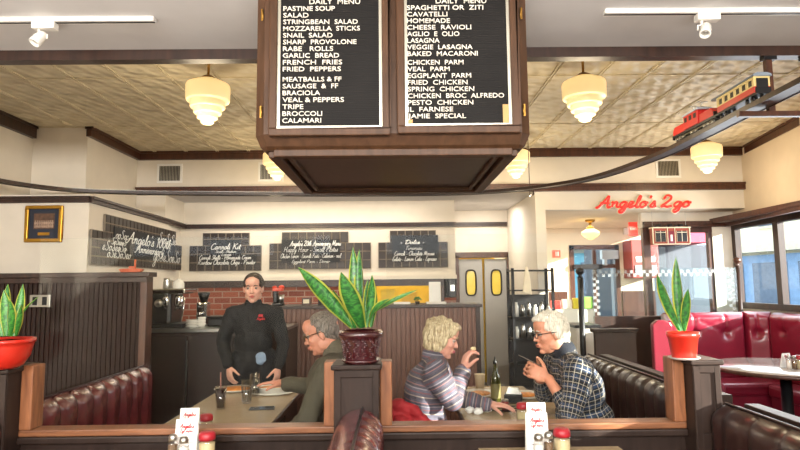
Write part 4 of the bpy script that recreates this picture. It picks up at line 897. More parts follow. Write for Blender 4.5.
p = at(633, 229, 8.4); t = thing('exit_sign', 'red lit exit sign hanging in the room beyond the script sign', 'sign', (p.x, 8.4, p.z)); MB().box(-.06, .06, -.02, .02, -.10, .10).build('housing', mat('exit_red', 'd8463c', .4, emis=.5, ec='ff4a38'), t, .004); MB().tube([(0, 0, .10), (0, 0, 2.36-p.z)], .006).build('rod', M['whitep'], t)
text_part('EXIT', .05, M['letter'], t, Matrix.Translation((0, -.021, -.018)), 'CENTER')
p = at(628, 230, 9.25); o = MB().box(-.06, .06, -.04, 0, -.07, .07).build('alarm_box', M['whitep'], None, .005); o.location = (p.x, RY, p.z); tag(o, 'white alarm box on the far wall behind the exit sign', 'alarm')
x0 = at(624, 255, RY-.05).x; x1 = at(650, 255, RY-.05).x; t = thing('red_cabinet', 'red wall cabinet in the room beyond, right of the far door', 'cabinet', (x0, RY-.001, 0))
MB().box(0, x1-x0, -.35, 0, 1.55, at(636, 240, 9).z).build('body', mat('faded_red', '8e3a34', .5, var=.1), t, .01); MB().box(.04, x1-x0-.04, -.36, -.35, 1.60, 1.75).build('door_pane', M['steel'], t); MB().box(.06, x1-x0-.06, -.36, -.35, 1.80, 1.88).build('label_strip', M['paper'], t)
p = at(555, 254, RY); t = thing('wall_notice', 'small red and white notice on the far beige wall', 'notice', (p.x+.02, RY, p.z)); MB().box(-.065, .065, -.01, 0, -.06, .06).build('board', mat('notice_red', 'd46a50', .5), t); MB().box(-.012, .0, -.012, -.01, -.035, .035).box(.015, .04, -.012, -.01, -.035, .035).build('figure', M['paper'], t)
# far wainscot
struct(MB().box(1.82, e0-.06, RY-.03, RY, 0, 1.35).box(e1+.02, RWX, RY-.03, RY, 0, 1.35).build('trim_13', M['trim']))
# dark shelving unit by the divider and white cabinet
xa, xb = at(513, 330, 6.5).x, at(556, 330, 6.5).x; t = thing('metal_shelf_rack', 'tall dark open shelf rack between the kitchen doors and the man in plaid', 'shelf rack', (xa, 6.5, 0)); W_ = xb-xa; H_ = at(530, 268, 6.5).z
for x in (0, W_-.03):
    for y in (0, .27): MB().box(x, x+.03, y, y+.03, 0, H_).build('upright', M['black'], t)
for z in (.3, .6, .88, 1.12, 1.42, H_-.02): MB().box(0, W_, 0, .3, z-.015, z).build('shelf', M['black'], t)
MB().box(.0, W_, .28, .3, 0, H_-.3).build('back_panel', M['blackp'], t)
random.seed(11)
def jar(x, y, z, r_, h_, m, nm, lb, cat, grp):
    o = MB().lathe([(0, 0), (r_, 0), (r_*1.02, h_*.7), (r_*.6, h_*.85), (r_*.6, h_), (0, h_)], 14).build(nm, m); o.location = (x, y, z); return tag(o, lb, cat, grp)
for k, z in enumerate((.88, 1.12)):
    for i in range(6): jar(xa+.06+i*(W_-.12)/5, 6.58, z+.001, .026, .13+.03*((i+k) % 2), M['steel'] if i % 3 else M['plate'], 'canister', ('pale ' if i % 3 == 0 else 'steel ')+('tall ' if (i+k) % 2 else 'short ')+'canister on the dark shelf rack, '+('lower' if k == 0 else 'upper')+' row, '+('leftmost', 'second from the left', 'third from the left', 'third from the right', 'second from the right', 'rightmost')[i], 'canister', 'canisters on the rack shelf, '+('lower' if k == 0 else 'middle')+' row')
t = thing('folded_cloth', 'cream folded cloth hanging on the front of the dark shelf rack', 'cloth', (at(527, 280, 6.45).x, 6.46, at(527, 285, 6.45).z)); MB().prism([(-.05, -.08), (.05, -.11), (.04, .05), (.012, .2), (-.012, .2), (-.035, .05)], -.012, .008).build('cloth', M['cream'], t, .006); MB().tube([(0, -.005, .2), (0, .0, .25)], .003).build('loop', M['cream'], t)
p = at(581, 325, 6.4); t = thing('white_cabinet', 'low white cabinet lit by the sun behind the man in plaid', 'cabinet', (p.x, 6.45, 0)); h_ = at(579, 325, 6.25).z
MB().box(-.10, .14, -.2, .2, 0, h_-.03).build('body', mat('white_laminate', 'd9d3c8', .4, var=.03), t, .004); MB().box(-.12, .16, -.23, .22, h_-.03, h_).build('worktop', M['black'], t, .004); MB().box(-.09, .13, -.21, -.2, .08, h_-.06).build('door', MC['white_laminate'], t, .003); MB().tube([(.10, -.225, h_-.2), (.10, -.225, h_-.32)], .005).build('handle', M['steel'], t)
# dark wood divider panel left of the red booth
xa, xb = at(596, 340, 5.0).x, at(636, 340, 5.0).x; t = thing('wood_divider', 'dark brown divider panel left of the red booth, behind the plaid shirt bench', 'partition', (xa, 5.0, 0)); h_ = at(600, 329, 5.0).z
MB().box(0, xb-xa, 0, .06, 0, h_-.03).build('panel', M['dtrim'], t); MB().box(-.02, xb-xa+.02, -.03, .09, h_-.03, h_).build('cap', M['panel'], t, .004)
# colourful bags/display in the far room
p = at(572, 306, 7.6); t = thing('snack_display', 'slanted display with red and yellow packets in the room beyond', 'display', (p.x-.05, 7.6, 0)); z_ = at(570, 305, 7.6).z
MB().box(-.25, .35, 0, .3, 0, z_-.05).build('stand', MC['white_laminate'], t, .005)
for i, c in enumerate(('d8332a', 'e8dfd0', 'd9c52f', '7fae4a')): MB().box(-.22+i*.14, -.10+i*.14, -.03, .05, z_-.05, z_+.06+.015*i).build('packet', mat('packet_'+c, c, .4), t, .012)
# ------------------------------------------------------------ outdoors
struct(MB().box(-40, 60, -40, 60, -.3, -.14).build('ground', mat('asphalt', '8d8f92', .9)))
def building(name, label, x0, x1, y, z1, cw, cg, cols, rows, rz=0, loc=(0,0,0), depth=5):
    t = thing(name, label, 'building', loc, rz); wm = mat('facade_'+cw, cw, .8, var=.05); gm = mat('shop_'+cg, cg, .5); wn = mat('far_window_glass', '5f7286', .15)
    MB().box(x0, x1, y, y+depth, 0, z1).build('wall', wm, t); MB().box(x0-.1, x1+.1, y-.25, y+depth, z1, z1+.25).build('cornice', MC['cream_outline'], t); MB().box(x0, x1, y-.12, y, .3, 2.6).build('shop_front', gm, t)
    MB().box(x0, x1, y-.5, y-.05, 2.7, 3.0).build('fascia', MC['cream_outline'], t)
    for i in range(cols):
        for k in range(rows):
            x = x0+(x1-x0)*(i+.5)/cols; z = 3.6+k*2.4
            f = MB().box(x-.55, x+.55, y-.06, y, z, z+1.5).build('window', MC['cream_outline'], t); MB().box(x-.45, x+.45, y-.08, y-.055, z+.1, z+1.4).build('pane', wn, f)
        x = x0+(x1-x0)*(i+.5)/cols; w_ = (x1-x0)/cols*.38; f = MB().box(x-w_, x+w_, y-.16, y-.1, .5, 2.3).build('shop_window', wn, t)
    return t
building('shop_building', 'pale yellow street building with blue shop front seen through the right windows', -5, 3.6, 0, 6.5, 'efe6c6', '86a9cc', 4, 1, -PI/2+.15, (14.5, 20, -.14))
building('shop_building', 'white street building with blue ground floor at the far right windows', -5, 4.5, 0, 5.2, 'f4f2ee', '9dbbe0', 4, 1, -PI/2+.05, (15.5, 10.5, -.14))
building('shop_building', 'pale street building seen through the glass door of the room beyond', -6, 4, 0, 4.5, 'e9e4d8', '6fb9cc', 5, 1, 0, (6, 19.5, -.14), 3)
t = thing('slate_kiosk', 'slate grey shutter box under a pink awning outside the window behind the model shop front', 'kiosk', (5.6, 11.0, -.14))
zz = at(690, 245, 11).z+.14
MB().box(-1.5, .4, 0, 1.5, 0, zz).build('body', mat('slate_grey_paint', '4c525b', .7, var=.04), t); MB().prism([(0, 0), (0, .5), (-.75, .12), (-.75, 0)], -.2, 1.5, T=Matrix.Translation((-.1, 0, zz)) @ Matrix.Rotation(PI/2, 4, 'Z') ).build('awning', mat('pink_awning', 'c9485c', .7), t)
# ------------------------------------------------------------ snake plants
def leafmat(name, a, b_, edge):
    m, N, L, bs = nodes(name); at_ = N.new('ShaderNodeAttribute'); at_.attribute_name = 'leaf'; sp = N.new('ShaderNodeSeparateXYZ'); L.new(at_.outputs['Vector'], sp.inputs[0])
    nz = N.new('ShaderNodeTexNoise'); nz.inputs['Scale'].default_value = 1; nz.inputs['Distortion'].default_value = 1; mp = N.new('ShaderNodeMapping'); mp.inputs['Scale'].default_value = (1.2, 70, 1)
    L.new(at_.outputs['Vector'], mp.inputs[0]); L.new(mp.outputs[0], nz.inputs['Vector'])
    r = N.new('ShaderNodeValToRGB'); r.color_ramp.elements[0].position = .42; r.color_ramp.elements[1].position = .6; r.color_ramp.elements[0].color = lin(a); r.color_ramp.elements[1].color = lin(b_); L.new(nz.outputs['Fac'], r.inputs[0])
    ab = N.new('ShaderNodeMath'); ab.operation = 'ABSOLUTE'; L.new(sp.outputs[0], ab.inputs[0]); gt = N.new('ShaderNodeMath'); gt.operation = 'GREATER_THAN'; gt.inputs[1].default_value = .78; L.new(ab.outputs[0], gt.inputs[0])
    mx = N.new('ShaderNodeMix'); mx.data_type = 'RGBA'; mx.inputs['B'].default_value = lin(edge); L.new(gt.outputs[0], mx.inputs['Factor']); L.new(r.outputs[0], mx.inputs['A']); L.new(mx.outputs['Result'], bs.inputs['Base Color'])
    bs.inputs['Roughness'].default_value = .35; return m
LEAF = leafmat('snake_leaf', '1c4f24', '3f7f34', 'b4b94e'); LEAFD = leafmat('young_snake_leaf', '245f26', '4b8f38', 'c4c257')
def leaf(parent, base, tip, w_, side, m=None, bow=.0, twist=0):
    """a stiff tapering blade from base to tip (local coordinates); side = direction across the blade"""
    base, tip, side = Vector(base), Vector(tip), Vector(side).normalized(); n = 22; d = (tip-base); nrm = d.cross(side).normalized()
    vs = []; fs = []; uv = []; k = 5; L_ = d.length
    for i in range(n+1):
        t = i/n; c = base+d*t+nrm*(bow*math.sin(PI*t)); ww = w_*min(1, .42+t*1.6)*(1-max(0, (t-.55)/.45)**1.8)*.5+.0008
        s_ = (Matrix.Rotation(twist*t, 3, d.normalized()) @ side); q = d.cross(s_).normalized()
        for side_ in (0, 1):
            for j in range(k):
                u = (j/(k-1)*2-1); vs.append(c+s_*u*ww+q*(abs(u)**1.6*ww*.45-.0022*(1-abs(u))*(-1 if side_ else 1))); uv.append((u, t*L_, 0))
    for i in range(n):
        for h in (0, 1):
            for j in range(k-1): a = i*2*k+h*k+j; b_ = a+2*k; fs.append((a, a+1, b_+1, b_) if h else (a, b_, b_+1, a+1))
        for a, b_ in ((i*2*k, i*2*k+k), (i*2*k+k-1, i*2*k+2*k-1)): fs.append((a, b_, b_+2*k, a+2*k))
    me = bpy.data.meshes.new('leaf'); me.from_pydata([tuple(v) for v in vs], [], fs); at_ = me.attributes.new('leaf', 'FLOAT_VECTOR', 'POINT'); at_.data.foreach_set('vector', [x for u in uv for x in u])
    me.polygons.foreach_set('use_smooth', [True]*len(fs)); me.materials.append(m or LEAF); o = bpy.data.objects.new('leaf', me); COL.objects.link(o); o.parent = parent; return o
def px_leaves(t, Y, L_, m=None):
    o0 = t.location
    for (bx, by, tx, ty, wpx, dy, bow, side) in L_:
        b_ = at(bx, by, Y)-o0; e = at(tx, ty, Y+dy)-o0; leaf(t, b_, e, wpx/FPX*Y*.95, side, m, bow)
# centre plant: burgundy glazed pot
cx = at(361, 345, 2.53).x; t = thing('snake_plant', 'big snake plant in a burgundy glazed pot on the middle post', 'potted plant', (cx, 2.53, PT))
gl = mat('burgundy_glaze', '3a1418', .12, var=.2, coat=.8, bump=.3, bs=40)
MB().lathe([(0, 0), (.068, 0), (.080, .010), (.084, .018), (.068, .013), (0, .011)], 40).build('saucer', gl, t)
MB().lathe([(0, .014), (.066, .014), (.070, .02), (.081, .10), (.084, .108), (.094, .112), (.097, .125), (.092, .138), (.083, .138), (.077, .118), (0, .118)], 48).build('pot', gl, t)
b = MB()
for k in range(14):
    a = 2*PI*k/14
    for j in range(9):
        aa = a+.12*math.sin(j*1.3); z = .03+j*.0085; r_ = .071+(z-.02)*.135; b.ball((math.cos(aa)*r_, math.sin(aa)*r_, z), (.006, .006, .004), 6)
b.build('relief', gl, t); MB().lathe([(0, .124), (.082, .124)], 30).build('soil', M['soil'], t)
X_ = (1, .1, 0)
px_leaves(t, 2.53, [(353, 327, 298, 267, 16, -.08, .01, (.7, -.1, .8)), (362, 328, 341, 272, 20, -.12, -.02, (1, .2, .1)), (358, 327, 353, 247, 13, .03, .01, X_), (361, 327, 359.5, 249, 12, .05, .0, (.8, .6, 0)),
 (366, 327, 372, 275, 11, -.03, .01, (1, -.4, .1)), (368, 327, 368, 279, 10, .04, 0, (.7, .7, 0)), (370, 314, 417, 290, 5.5, -.05, .012, (.2, .3, 1)), (369, 322, 389, 299, 9, -.08, .015, (0, .6, 1)), (352, 327, 333, 290, 8, .05, 0, (1, .3, .4)), (371, 327, 376, 290, 8, .0, 0, (1, .2, .2)), (355, 328, 350, 300, 9, -.06, 0, X_)])
# right plant: red flowerpot
Y2 = 2.53; cx = at(683, 340, Y2).x; t = thing('snake_plant', 'snake plant with three upright leaves in a bright red flowerpot on the right post', 'potted plant', (cx, Y2, PT))
MB().lathe([(0, 0), (.046, 0), (.048, .003), (.060, .092), (.064, .094), (.066, .117), (.061, .117), (.057, .10), (0, .10)], 40).build('pot', M['redpot'], t); MB().lathe([(0, .104), (.058, .104)], 24).build('soil', M['soil'], t)
MB().lathe([(0, -.0), (.05, -.0), (.064, .008), (.064, .011), (.05, .004), (0, .004)], 36).build('saucer', mat('pale_dish', 'd2cdc6', .3, alpha=.8), t)
px_leaves(t, Y2, [(682, 331, 676, 257, 12, .0, .0, (1, .15, 0)), (681, 331, 657, 274, 11, -.06, .01, (1, .2, .3)), (684, 331, 688, 289, 9, -.05, .0, (1, -.3, 0)), (680, 331, 664, 285, 7, .05, 0, (.9, .5, .2))])
# left plant: red bowl
Y3 = 2.50; p = at(4, 345, Y3); t = thing('snake_plant', 'yellow-edged snake plant in a round red bowl on the left post', 'potted plant', (p.x, Y3, PT))
MB().lathe([(0, 0), (.055, 0), (.075, .012), (.098, .05), (.108, .09), (.110, .105), (.117, .107), (.117, .122), (.108, .122), (.10, .10), (0, .10)], 48).build('bowl', M['redpot'], t); MB().lathe([(0, .112), (.106, .112)], 30).build('soil', M['soil'], t)
px_leaves(t, Y3, [(6, 336, 4, 290, 12, .0, .0, (1, .2, 0)), (14, 336, 23, 284, 9, .04, 0, (1, .3, 0)), (12, 336, 38, 297, 6, -.06, .02, (.6, .2, .5)), (10, 336, 10, 300, 11, -.07, 0, (1, -.2, 0)), (2, 336, -10, 292, 12, 0, .01, (1, .2, .2)), (16, 336, 21, 305, 8, -.09, 0, (1, 0, .2)), (0, 336, 8, 284, 10, .06, 0, (1, .4, 0))], LEAFD)
# ------------------------------------------------------------ things on the tables
TZ = .755
def onT(px, py, z=TZ): v = onz(px, py, z); return v
def put(o, px, py, z=TZ): v = onz(px, py, z); o.location = (v.x, v.y, z+.0005); return o
def shaker(loc, label, red=True, cat='cheese shaker'):
    t = thing('cheese_shaker', label, cat, loc, 0, 'grated cheese shakers with red lids')
    MB().lathe([(0, .004), (.030, .004), (.031, .072), (0, .075)], 24).build('cheese', mat('grated_cheese', 'd8c79a', .9, bump=.5, bs=300), t)
    MB().lathe([(0, 0), (.033, 0), (.035, .01), (.035, .075), (.030, .092), (.029, .092), (.032, .074), (.032, .01), (0, .003)], 28).build('glass_jar', M['dglass'], t)
    MB().lathe([(0, .086), (.033, .086), (.034, .098), (.032, .112), (.026, .119), (0, .12)], 28).build('lid', mat('red_lid', 'a31d2a', .4), t); t.scale = (1, 1, .92); return t
def cruet(loc, label, fill, nm):
    t = thing(nm, label, nm.split('_')[0]+' shaker', loc)
    MB().lathe([(0, .003), (.018, .003), (.0175, .06), (0, .062)], 18).build('filling', fill, t)
    MB().lathe([(0, 0), (.020, 0), (.021, .008), (.020, .066), (.014, .076), (.0135, .076), (.0185, .064), (.019, .006), (0, .002)], 22).build('glass_body', M['dglass'], t)
    MB().lathe([(.0145, .074), (.017, .075), (.017, .086), (.012, .094), (0, .096)], 20).build('cap', M['steel'], t); t.scale = (1, 1, 1.18); return t
def tent(loc, label, rz=0, blue=False, h=.15, w_=.088):
    t = thing('menu_card', label, 'menu card', loc, rz, 'folded white menu cards')
    MB().add([(-w_/2, -.028, 0), (w_/2, -.028, 0), (w_/2, -.002, h), (-w_/2, -.002, h), (-w_/2, -.0265, 0), (w_/2, -.0265, 0), (w_/2, -.0005, h-.003), (-w_/2, -.0005, h-.003)], [(0,1,2,3),(7,6,5,4),(0,3,7,4),(1,5,6,2),(0,4,5,1),(3,2,6,7)]).add([(-w_/2, .028, 0), (w_/2, .028, 0), (w_/2, .002, h), (-w_/2, .002, h), (-w_/2, .0265, 0), (w_/2, .0265, 0), (w_/2, .0005, h-.003), (-w_/2, .0005, h-.003)], [(3,2,1,0),(4,5,6,7),(4,7,3,0),(2,6,5,1),(1,5,4,0),(7,6,2,3)]).build('card', M['paper'], t)
    T = Matrix.Translation((0, -.0295, 0)) @ Matrix.Rotation(-math.atan2(.026, h), 4, 'X')
    b = script(MB(), "Angelo's", .058, .0014, .25, -.030, h*.80, 0, 4, 5, 1.1); b.v = [T @ v for v in b.v]; b.build('red_lettering', M['redink'], t)
    b = script(MB(), "2go menu", .052, .0010, .25, -.027, h*.69, 0, 3, 4, 1.2); b.v = [T @ v for v in b.v]; b.build('red_lettering', M['redink'], t)
    b = MB()
    for i, (a, c) in enumerate(((-.03, .028), (-.02, .02), (-.03, .03), (-.012, .015), (-.028, .02))): b.box(a, c, -.0005, .0005, h*(.58-.075*i)-.0012, h*(.58-.075*i)+.0012)
    b.v = [T @ v for v in b.v]; b.build('printed_lines', M['greyink'], t)
    if blue: b = MB().box(-w_/2+.004, w_/2-.02, -.0006, .0006, .004, .022); b.v = [T @ v for v in b.v]; b.build('blue_panel', M['blueink'], t)
    return t
def atn(px, Y, z=.8055): v = at(px, 440, Y); return (v.x, Y, z)
tent(atn(187, 2.44), 'folded menu card on the near left table, beside the glass shakers', .05, True, .155); tent(atn(537, 2.43), 'folded menu card on the near right table, beside the glass shakers', -.03, True, .165)
tent((at(190, 415, 2.83).x, 2.83, TZ+.0005), 'menu card standing behind the glass at the near end of the left booth table', .06, h=.17)
tent((at(536, 410, 2.83).x, 2.83, TZ+.0005), 'menu card standing behind the glass at the near end of the right booth table', 0, h=.175)
salt = mat('salt', 'ece8e0', .8); pep = mat('pepper', '6b5238', .9, var=.3, vs=200)
cruet(atn(184, 2.34), 'salt shaker on the near left table, in front of the menu card', salt, 'salt_shaker'); cruet(atn(173, 2.38), 'pepper shaker on the near left table, leftmost of the shakers', pep, 'pepper_shaker')
shaker(atn(207, 2.42), 'red lidded cheese shaker on the near left table, right of the menu card')
cruet(atn(538.5, 2.31), 'salt shaker on the near right table, in front of the menu card', salt, 'salt_shaker'); cruet(atn(548.5, 2.34), 'pepper shaker on the near right table, between the salt and the cheese shaker', pep, 'pepper_shaker')
shaker(atn(562, 2.40), 'red lidded cheese shaker on the near right table, rightmost of the shakers')
v = at(206, 420, 2.98); shaker((v.x, 2.98, TZ+.0005), 'red lidded cheese shaker on the left booth table, behind its menu card')
v = at(523, 404, 3.15); shaker((v.x, 3.16, TZ+.0005), 'red lidded cheese shaker on the right booth table, beside the napkin box')
# drinks, left table
v = onT(220.5, 408.5); t = thing('cola_glass', 'tall glass of dark cola with a straw on the left booth table', 'glass', (v.x, v.y, TZ+.0005))
MB().lathe([(0, .008), (.024, .008), (.033, .115), (0, .117)], 26).build('cola', mat('cola', '220b08', .1), t); MB().lathe([(0, 0), (.026, 0), (.028, .004), (.036, .135), (.034, .135), (.025, .008), (0, .007)], 28).build('glass', M['dglass'], t); MB().tube([(.0, 0, .03), (-.006, .01, .215)], .0045, 8).build('straw', mat('dull_red_straw', '8c5a4c', .4), t)
def tumbler(v, label, h=.145, r=.036, water=.10):
    t = thing('water_glass', label, 'glass', (v.x, v.y, TZ+.0005), 0, 'clear water glasses')
    MB().lathe([(0, 0), (r*.8, 0), (r*.84, .006), (r, h), (r-.003, h), (r*.78, .01), (0, .009)], 28).build('glass', M['dglass'], t)
    b = MB()
    for k in range(12): a = 2*PI*k/12; b.tube([(math.cos(a)*r*.84, math.sin(a)*r*.84, .012), (math.cos(a)*r*.96, math.sin(a)*r*.96, h*.75)], .0022, 5)
    b.build('fluting', M['dglass'], t); MB().lathe([(0, .011), (r*.76, .011), (r*.9, water), (0, water)], 24).build('water', glass('water_in_glass', (.95, .97, .97), 1.0, .02), t); return t
tumbler(onT(246.5, 403), 'clear water glass on the left booth table, nearer the viewer, in front of the casserole dish'); tumbler(onT(254.5, 396), 'clear water glass on the left booth table, by the reaching hand')
pizza = mat('baked_cheese_topping', 'd98a3c', .5, var=.3, vs=40, bump=.4, bs=90)
v = onT(236, 391); t = thing('dinner_plate', 'oval white plate of orange baked food nearest the waitress', 'plate', (v.x, v.y, TZ+.0005)); MB().lathe([(0, 0), (.09, 0), (.145, .018), (.145, .022), (.09, .006), (0, .005)], 40, sx=1.05, sy=.85).build('plate', M['plate'], t); MB().lathe([(0, .024), (.07, .024), (.105, .016), (.11, .009), (0, .006)], 30, sx=1.05, sy=.8).build('baked_food', pizza, t)
v = onT(272, 394); t = thing('casserole_dish', 'oval white casserole of baked pasta on a plate before the man in olive', 'dish', (v.x, v.y, TZ+.0005)); MB().lathe([(0, 0), (.08, 0), (.125, .01), (.125, .014), (0, .005)], 36, sx=1.15, sy=.8).build('under_plate', M['plate'], t)
MB().lathe([(0, .006), (.075, .008), (.095, .045), (.108, .05), (.108, .054), (.09, .05), (.072, .014), (0, .012)], 36, sx=1.15, sy=.75).build('dish', M['plate'], t); MB().lathe([(0, .055), (.05, .052), (.086, .044), (.07, .014), (0, .014)], 30, sx=1.12, sy=.72).build('pasta', mat('pasta_bake', 'c98a52', .6, var=.4, vs=60, bump=.6, bs=120), t)
v = onT(262, 409); t = thing('smartphone', 'dark smartphone lying on the left booth table', 'phone', (v.x, v.y, TZ+.0005), .12); MB().box(-.075, .075, -.037, .037, 0, .008).build('body', M['blackp'], t, .003); MB().box(-.070, .070, -.033, .033, .008, .0085).build('screen', mat('phone_screen', '3b434c', .08), t)
v = onT(297, 388); t = thing('side_plate', 'white side plate with food at the far right corner of the left booth table', 'plate', (v.x-.03, v.y, TZ+.0005)); MB().lathe([(0, 0), (.06, 0), (.10, .015), (.10, .018), (.06, .005), (0, .005)], 32).build('plate', M['plate'], t); MB().ball((0, 0, .02), (.06, .045, .016), 10).build('pasta', MC['pasta_bake'], t)
v = onT(204, 412)
# right table
v = onT(496, 404.5); t = thing('oil_bottle', 'tall green olive oil bottle in the middle of the right booth table', 'bottle', (v.x, v.y-.0, TZ+.0005))
og = mat('olive_glass', '3a3a14', .08, coat=.6, var=.1)
MB().lathe([(0, 0), (.027, 0), (.03, .004), (.03, .155), (.026, .172), (.012, .20), (.011, .245), (0, .245)], 28).build('bottle', og, t); MB().lathe([(.0302, .04), (.0306, .042), (.0306, .125), (.0302, .127)], 28).build('paper_band', mat('oil_label', '6a6134', .6), t); MB().lathe([(0, .243), (.0125, .243), (.0125, .262), (.006, .268), (.004, .29), (0, .29)], 18).build('pourer', M['blackp'], t)
v = onT(506, 411); t = thing('wire_caddy', 'black wire caddy ring holding a small red jar, before the oil bottle', 'caddy', (v.x, v.y, TZ+.0005))
cir = lambda r, z: [(math.cos(2*PI*k/28)*r, math.sin(2*PI*k/28)*r*.55, z) for k in range(29)]
MB().tube(cir(.085, .008), .003, 6).tube(cir(.085, .035), .003, 6).tube([(-.085, 0, .008), (-.085, 0, .035)], .003, 6).tube([(.085, 0, .008), (.085, 0, .035)], .003, 6).tube([(-.085, 0, .004), (.085, 0, .004)], .003, 6).build('wire_frame', M['black'], t)
t = thing('red_jar', 'small red-brown pepper jar inside the black wire caddy', 'jar', (v.x-.005, v.y, TZ+.009)); MB().lathe([(0, 0), (.022, 0), (.023, .04), (.018, .046), (0, .046)], 22).build('body', mat('pepper_flakes', '7a2f28', .5), t); MB().lathe([(0, .046), (.02, .046), (.02, .058), (0, .06)], 22).build('lid', M['steel'], t)
v = onT(513.5, 402); t = thing('napkin_box', 'dark napkin holder with white napkins on the right booth table', 'napkin holder', (v.x, v.y, TZ+.0005), -.3); MB().box(-.055, .055, -.035, .035, 0, .05).build('holder', M['black'], t, .006); MB().prism([(-.045, .0502), (.05, .0502), (.03, .085), (-.03, .092)], -.02, .02).build('napkins', M['paper'], t, .003)
v = onT(480, 389); t = thing('pepper_mill_cup', 'pale plastic cup beside the oil bottle on the right booth table', 'cup', (v.x, v.y, TZ+.0005)); MB().lathe([(0, 0), (.028, 0), (.037, .10), (.039, .103), (.035, .103), (.026, .006), (0, .005)], 26).build('cup', mat('beige_cup', 'c9b79b', .4), t)
random.seed(5)
for k, (px, py, lb) in enumerate(((470, 413, 'crumpled white napkin on the right booth table, leftmost'), (478, 414.5, 'crumpled white napkin on the right booth table, middle one'), (487, 412, 'crumpled white napkin on the right booth table, nearest the wire caddy'))):
    v = onT(px, py); b = MB(); b.ball((0, 0, .019), (.03, .024, .018), 10); b.v = [q+Vector((noise.noise(q*60+Vector((k, 0, 0))), noise.noise(q*60+Vector((0, 5, k))), noise.noise(q*50)))*.008 for q in b.v]
    b.v = [Vector((q.x, q.y, max(0, q.z))) for q in b.v]; o = b.build('crumpled_napkin', M['paper']); o.location = (v.x, v.y, TZ+.0005); tag(o, lb, 'napkin', 'crumpled napkins')
for px, py, sx, lb, fm in ((481, 396.5, .95, 'white plate before the woman in the striped sweater', 'pasta_bake'), (527, 398, .9, 'white plate before the man in the plaid shirt', 'baked_cheese_topping')):
    v = onT(px, py); t = thing('dinner_plate', lb, 'plate', (v.x, v.y+.04, TZ+.0005)); MB().lathe([(0, 0), (.09, 0), (.135, .016), (.135, .02), (.09, .006), (0, .005)], 40, sx=sx).build('plate', M['plate'], t); MB().ball((0, 0, .014), (.07, .055, .014), 10).build('food', MC[fm], t)
v = onT(556, 412); t = thing('bread_basket', 'low tan oval basket at the near right edge of the right booth table', 'basket', (v.x-.02, v.y-.0, TZ+.0005)); MB().lathe([(0, 0), (.06, 0), (.085, .035), (.09, .038), (.082, .038), (.058, .006), (0, .006)], 32, sx=1.1, sy=.9).build('basket', mat('tan_wicker', 'b0926a', .7, bump=.5, bs=120), t)
# round table set
for k, (dx, dy, f) in enumerate(((-.05, -.10, 't'), (-.075, -.17, 's'), (-.045, -.19, 'p'), (.02, -.16, 'c'))):
    L_ = (RT.x+dx, RT.y+dy, .7655)
    if f == 't': tent(L_, 'small white menu card on the round table by the red booth', .3, False, .12, .085)
    if f == 's': cruet(L_, 'salt shaker on the round table by the red booth', salt, 'salt_shaker')
    if f == 'p': cruet(L_, 'pepper shaker on the round table by the red booth', pep, 'pepper_shaker')
    if f == 'c': shaker(L_, 'red lidded cheese shaker on the round table by the red booth')
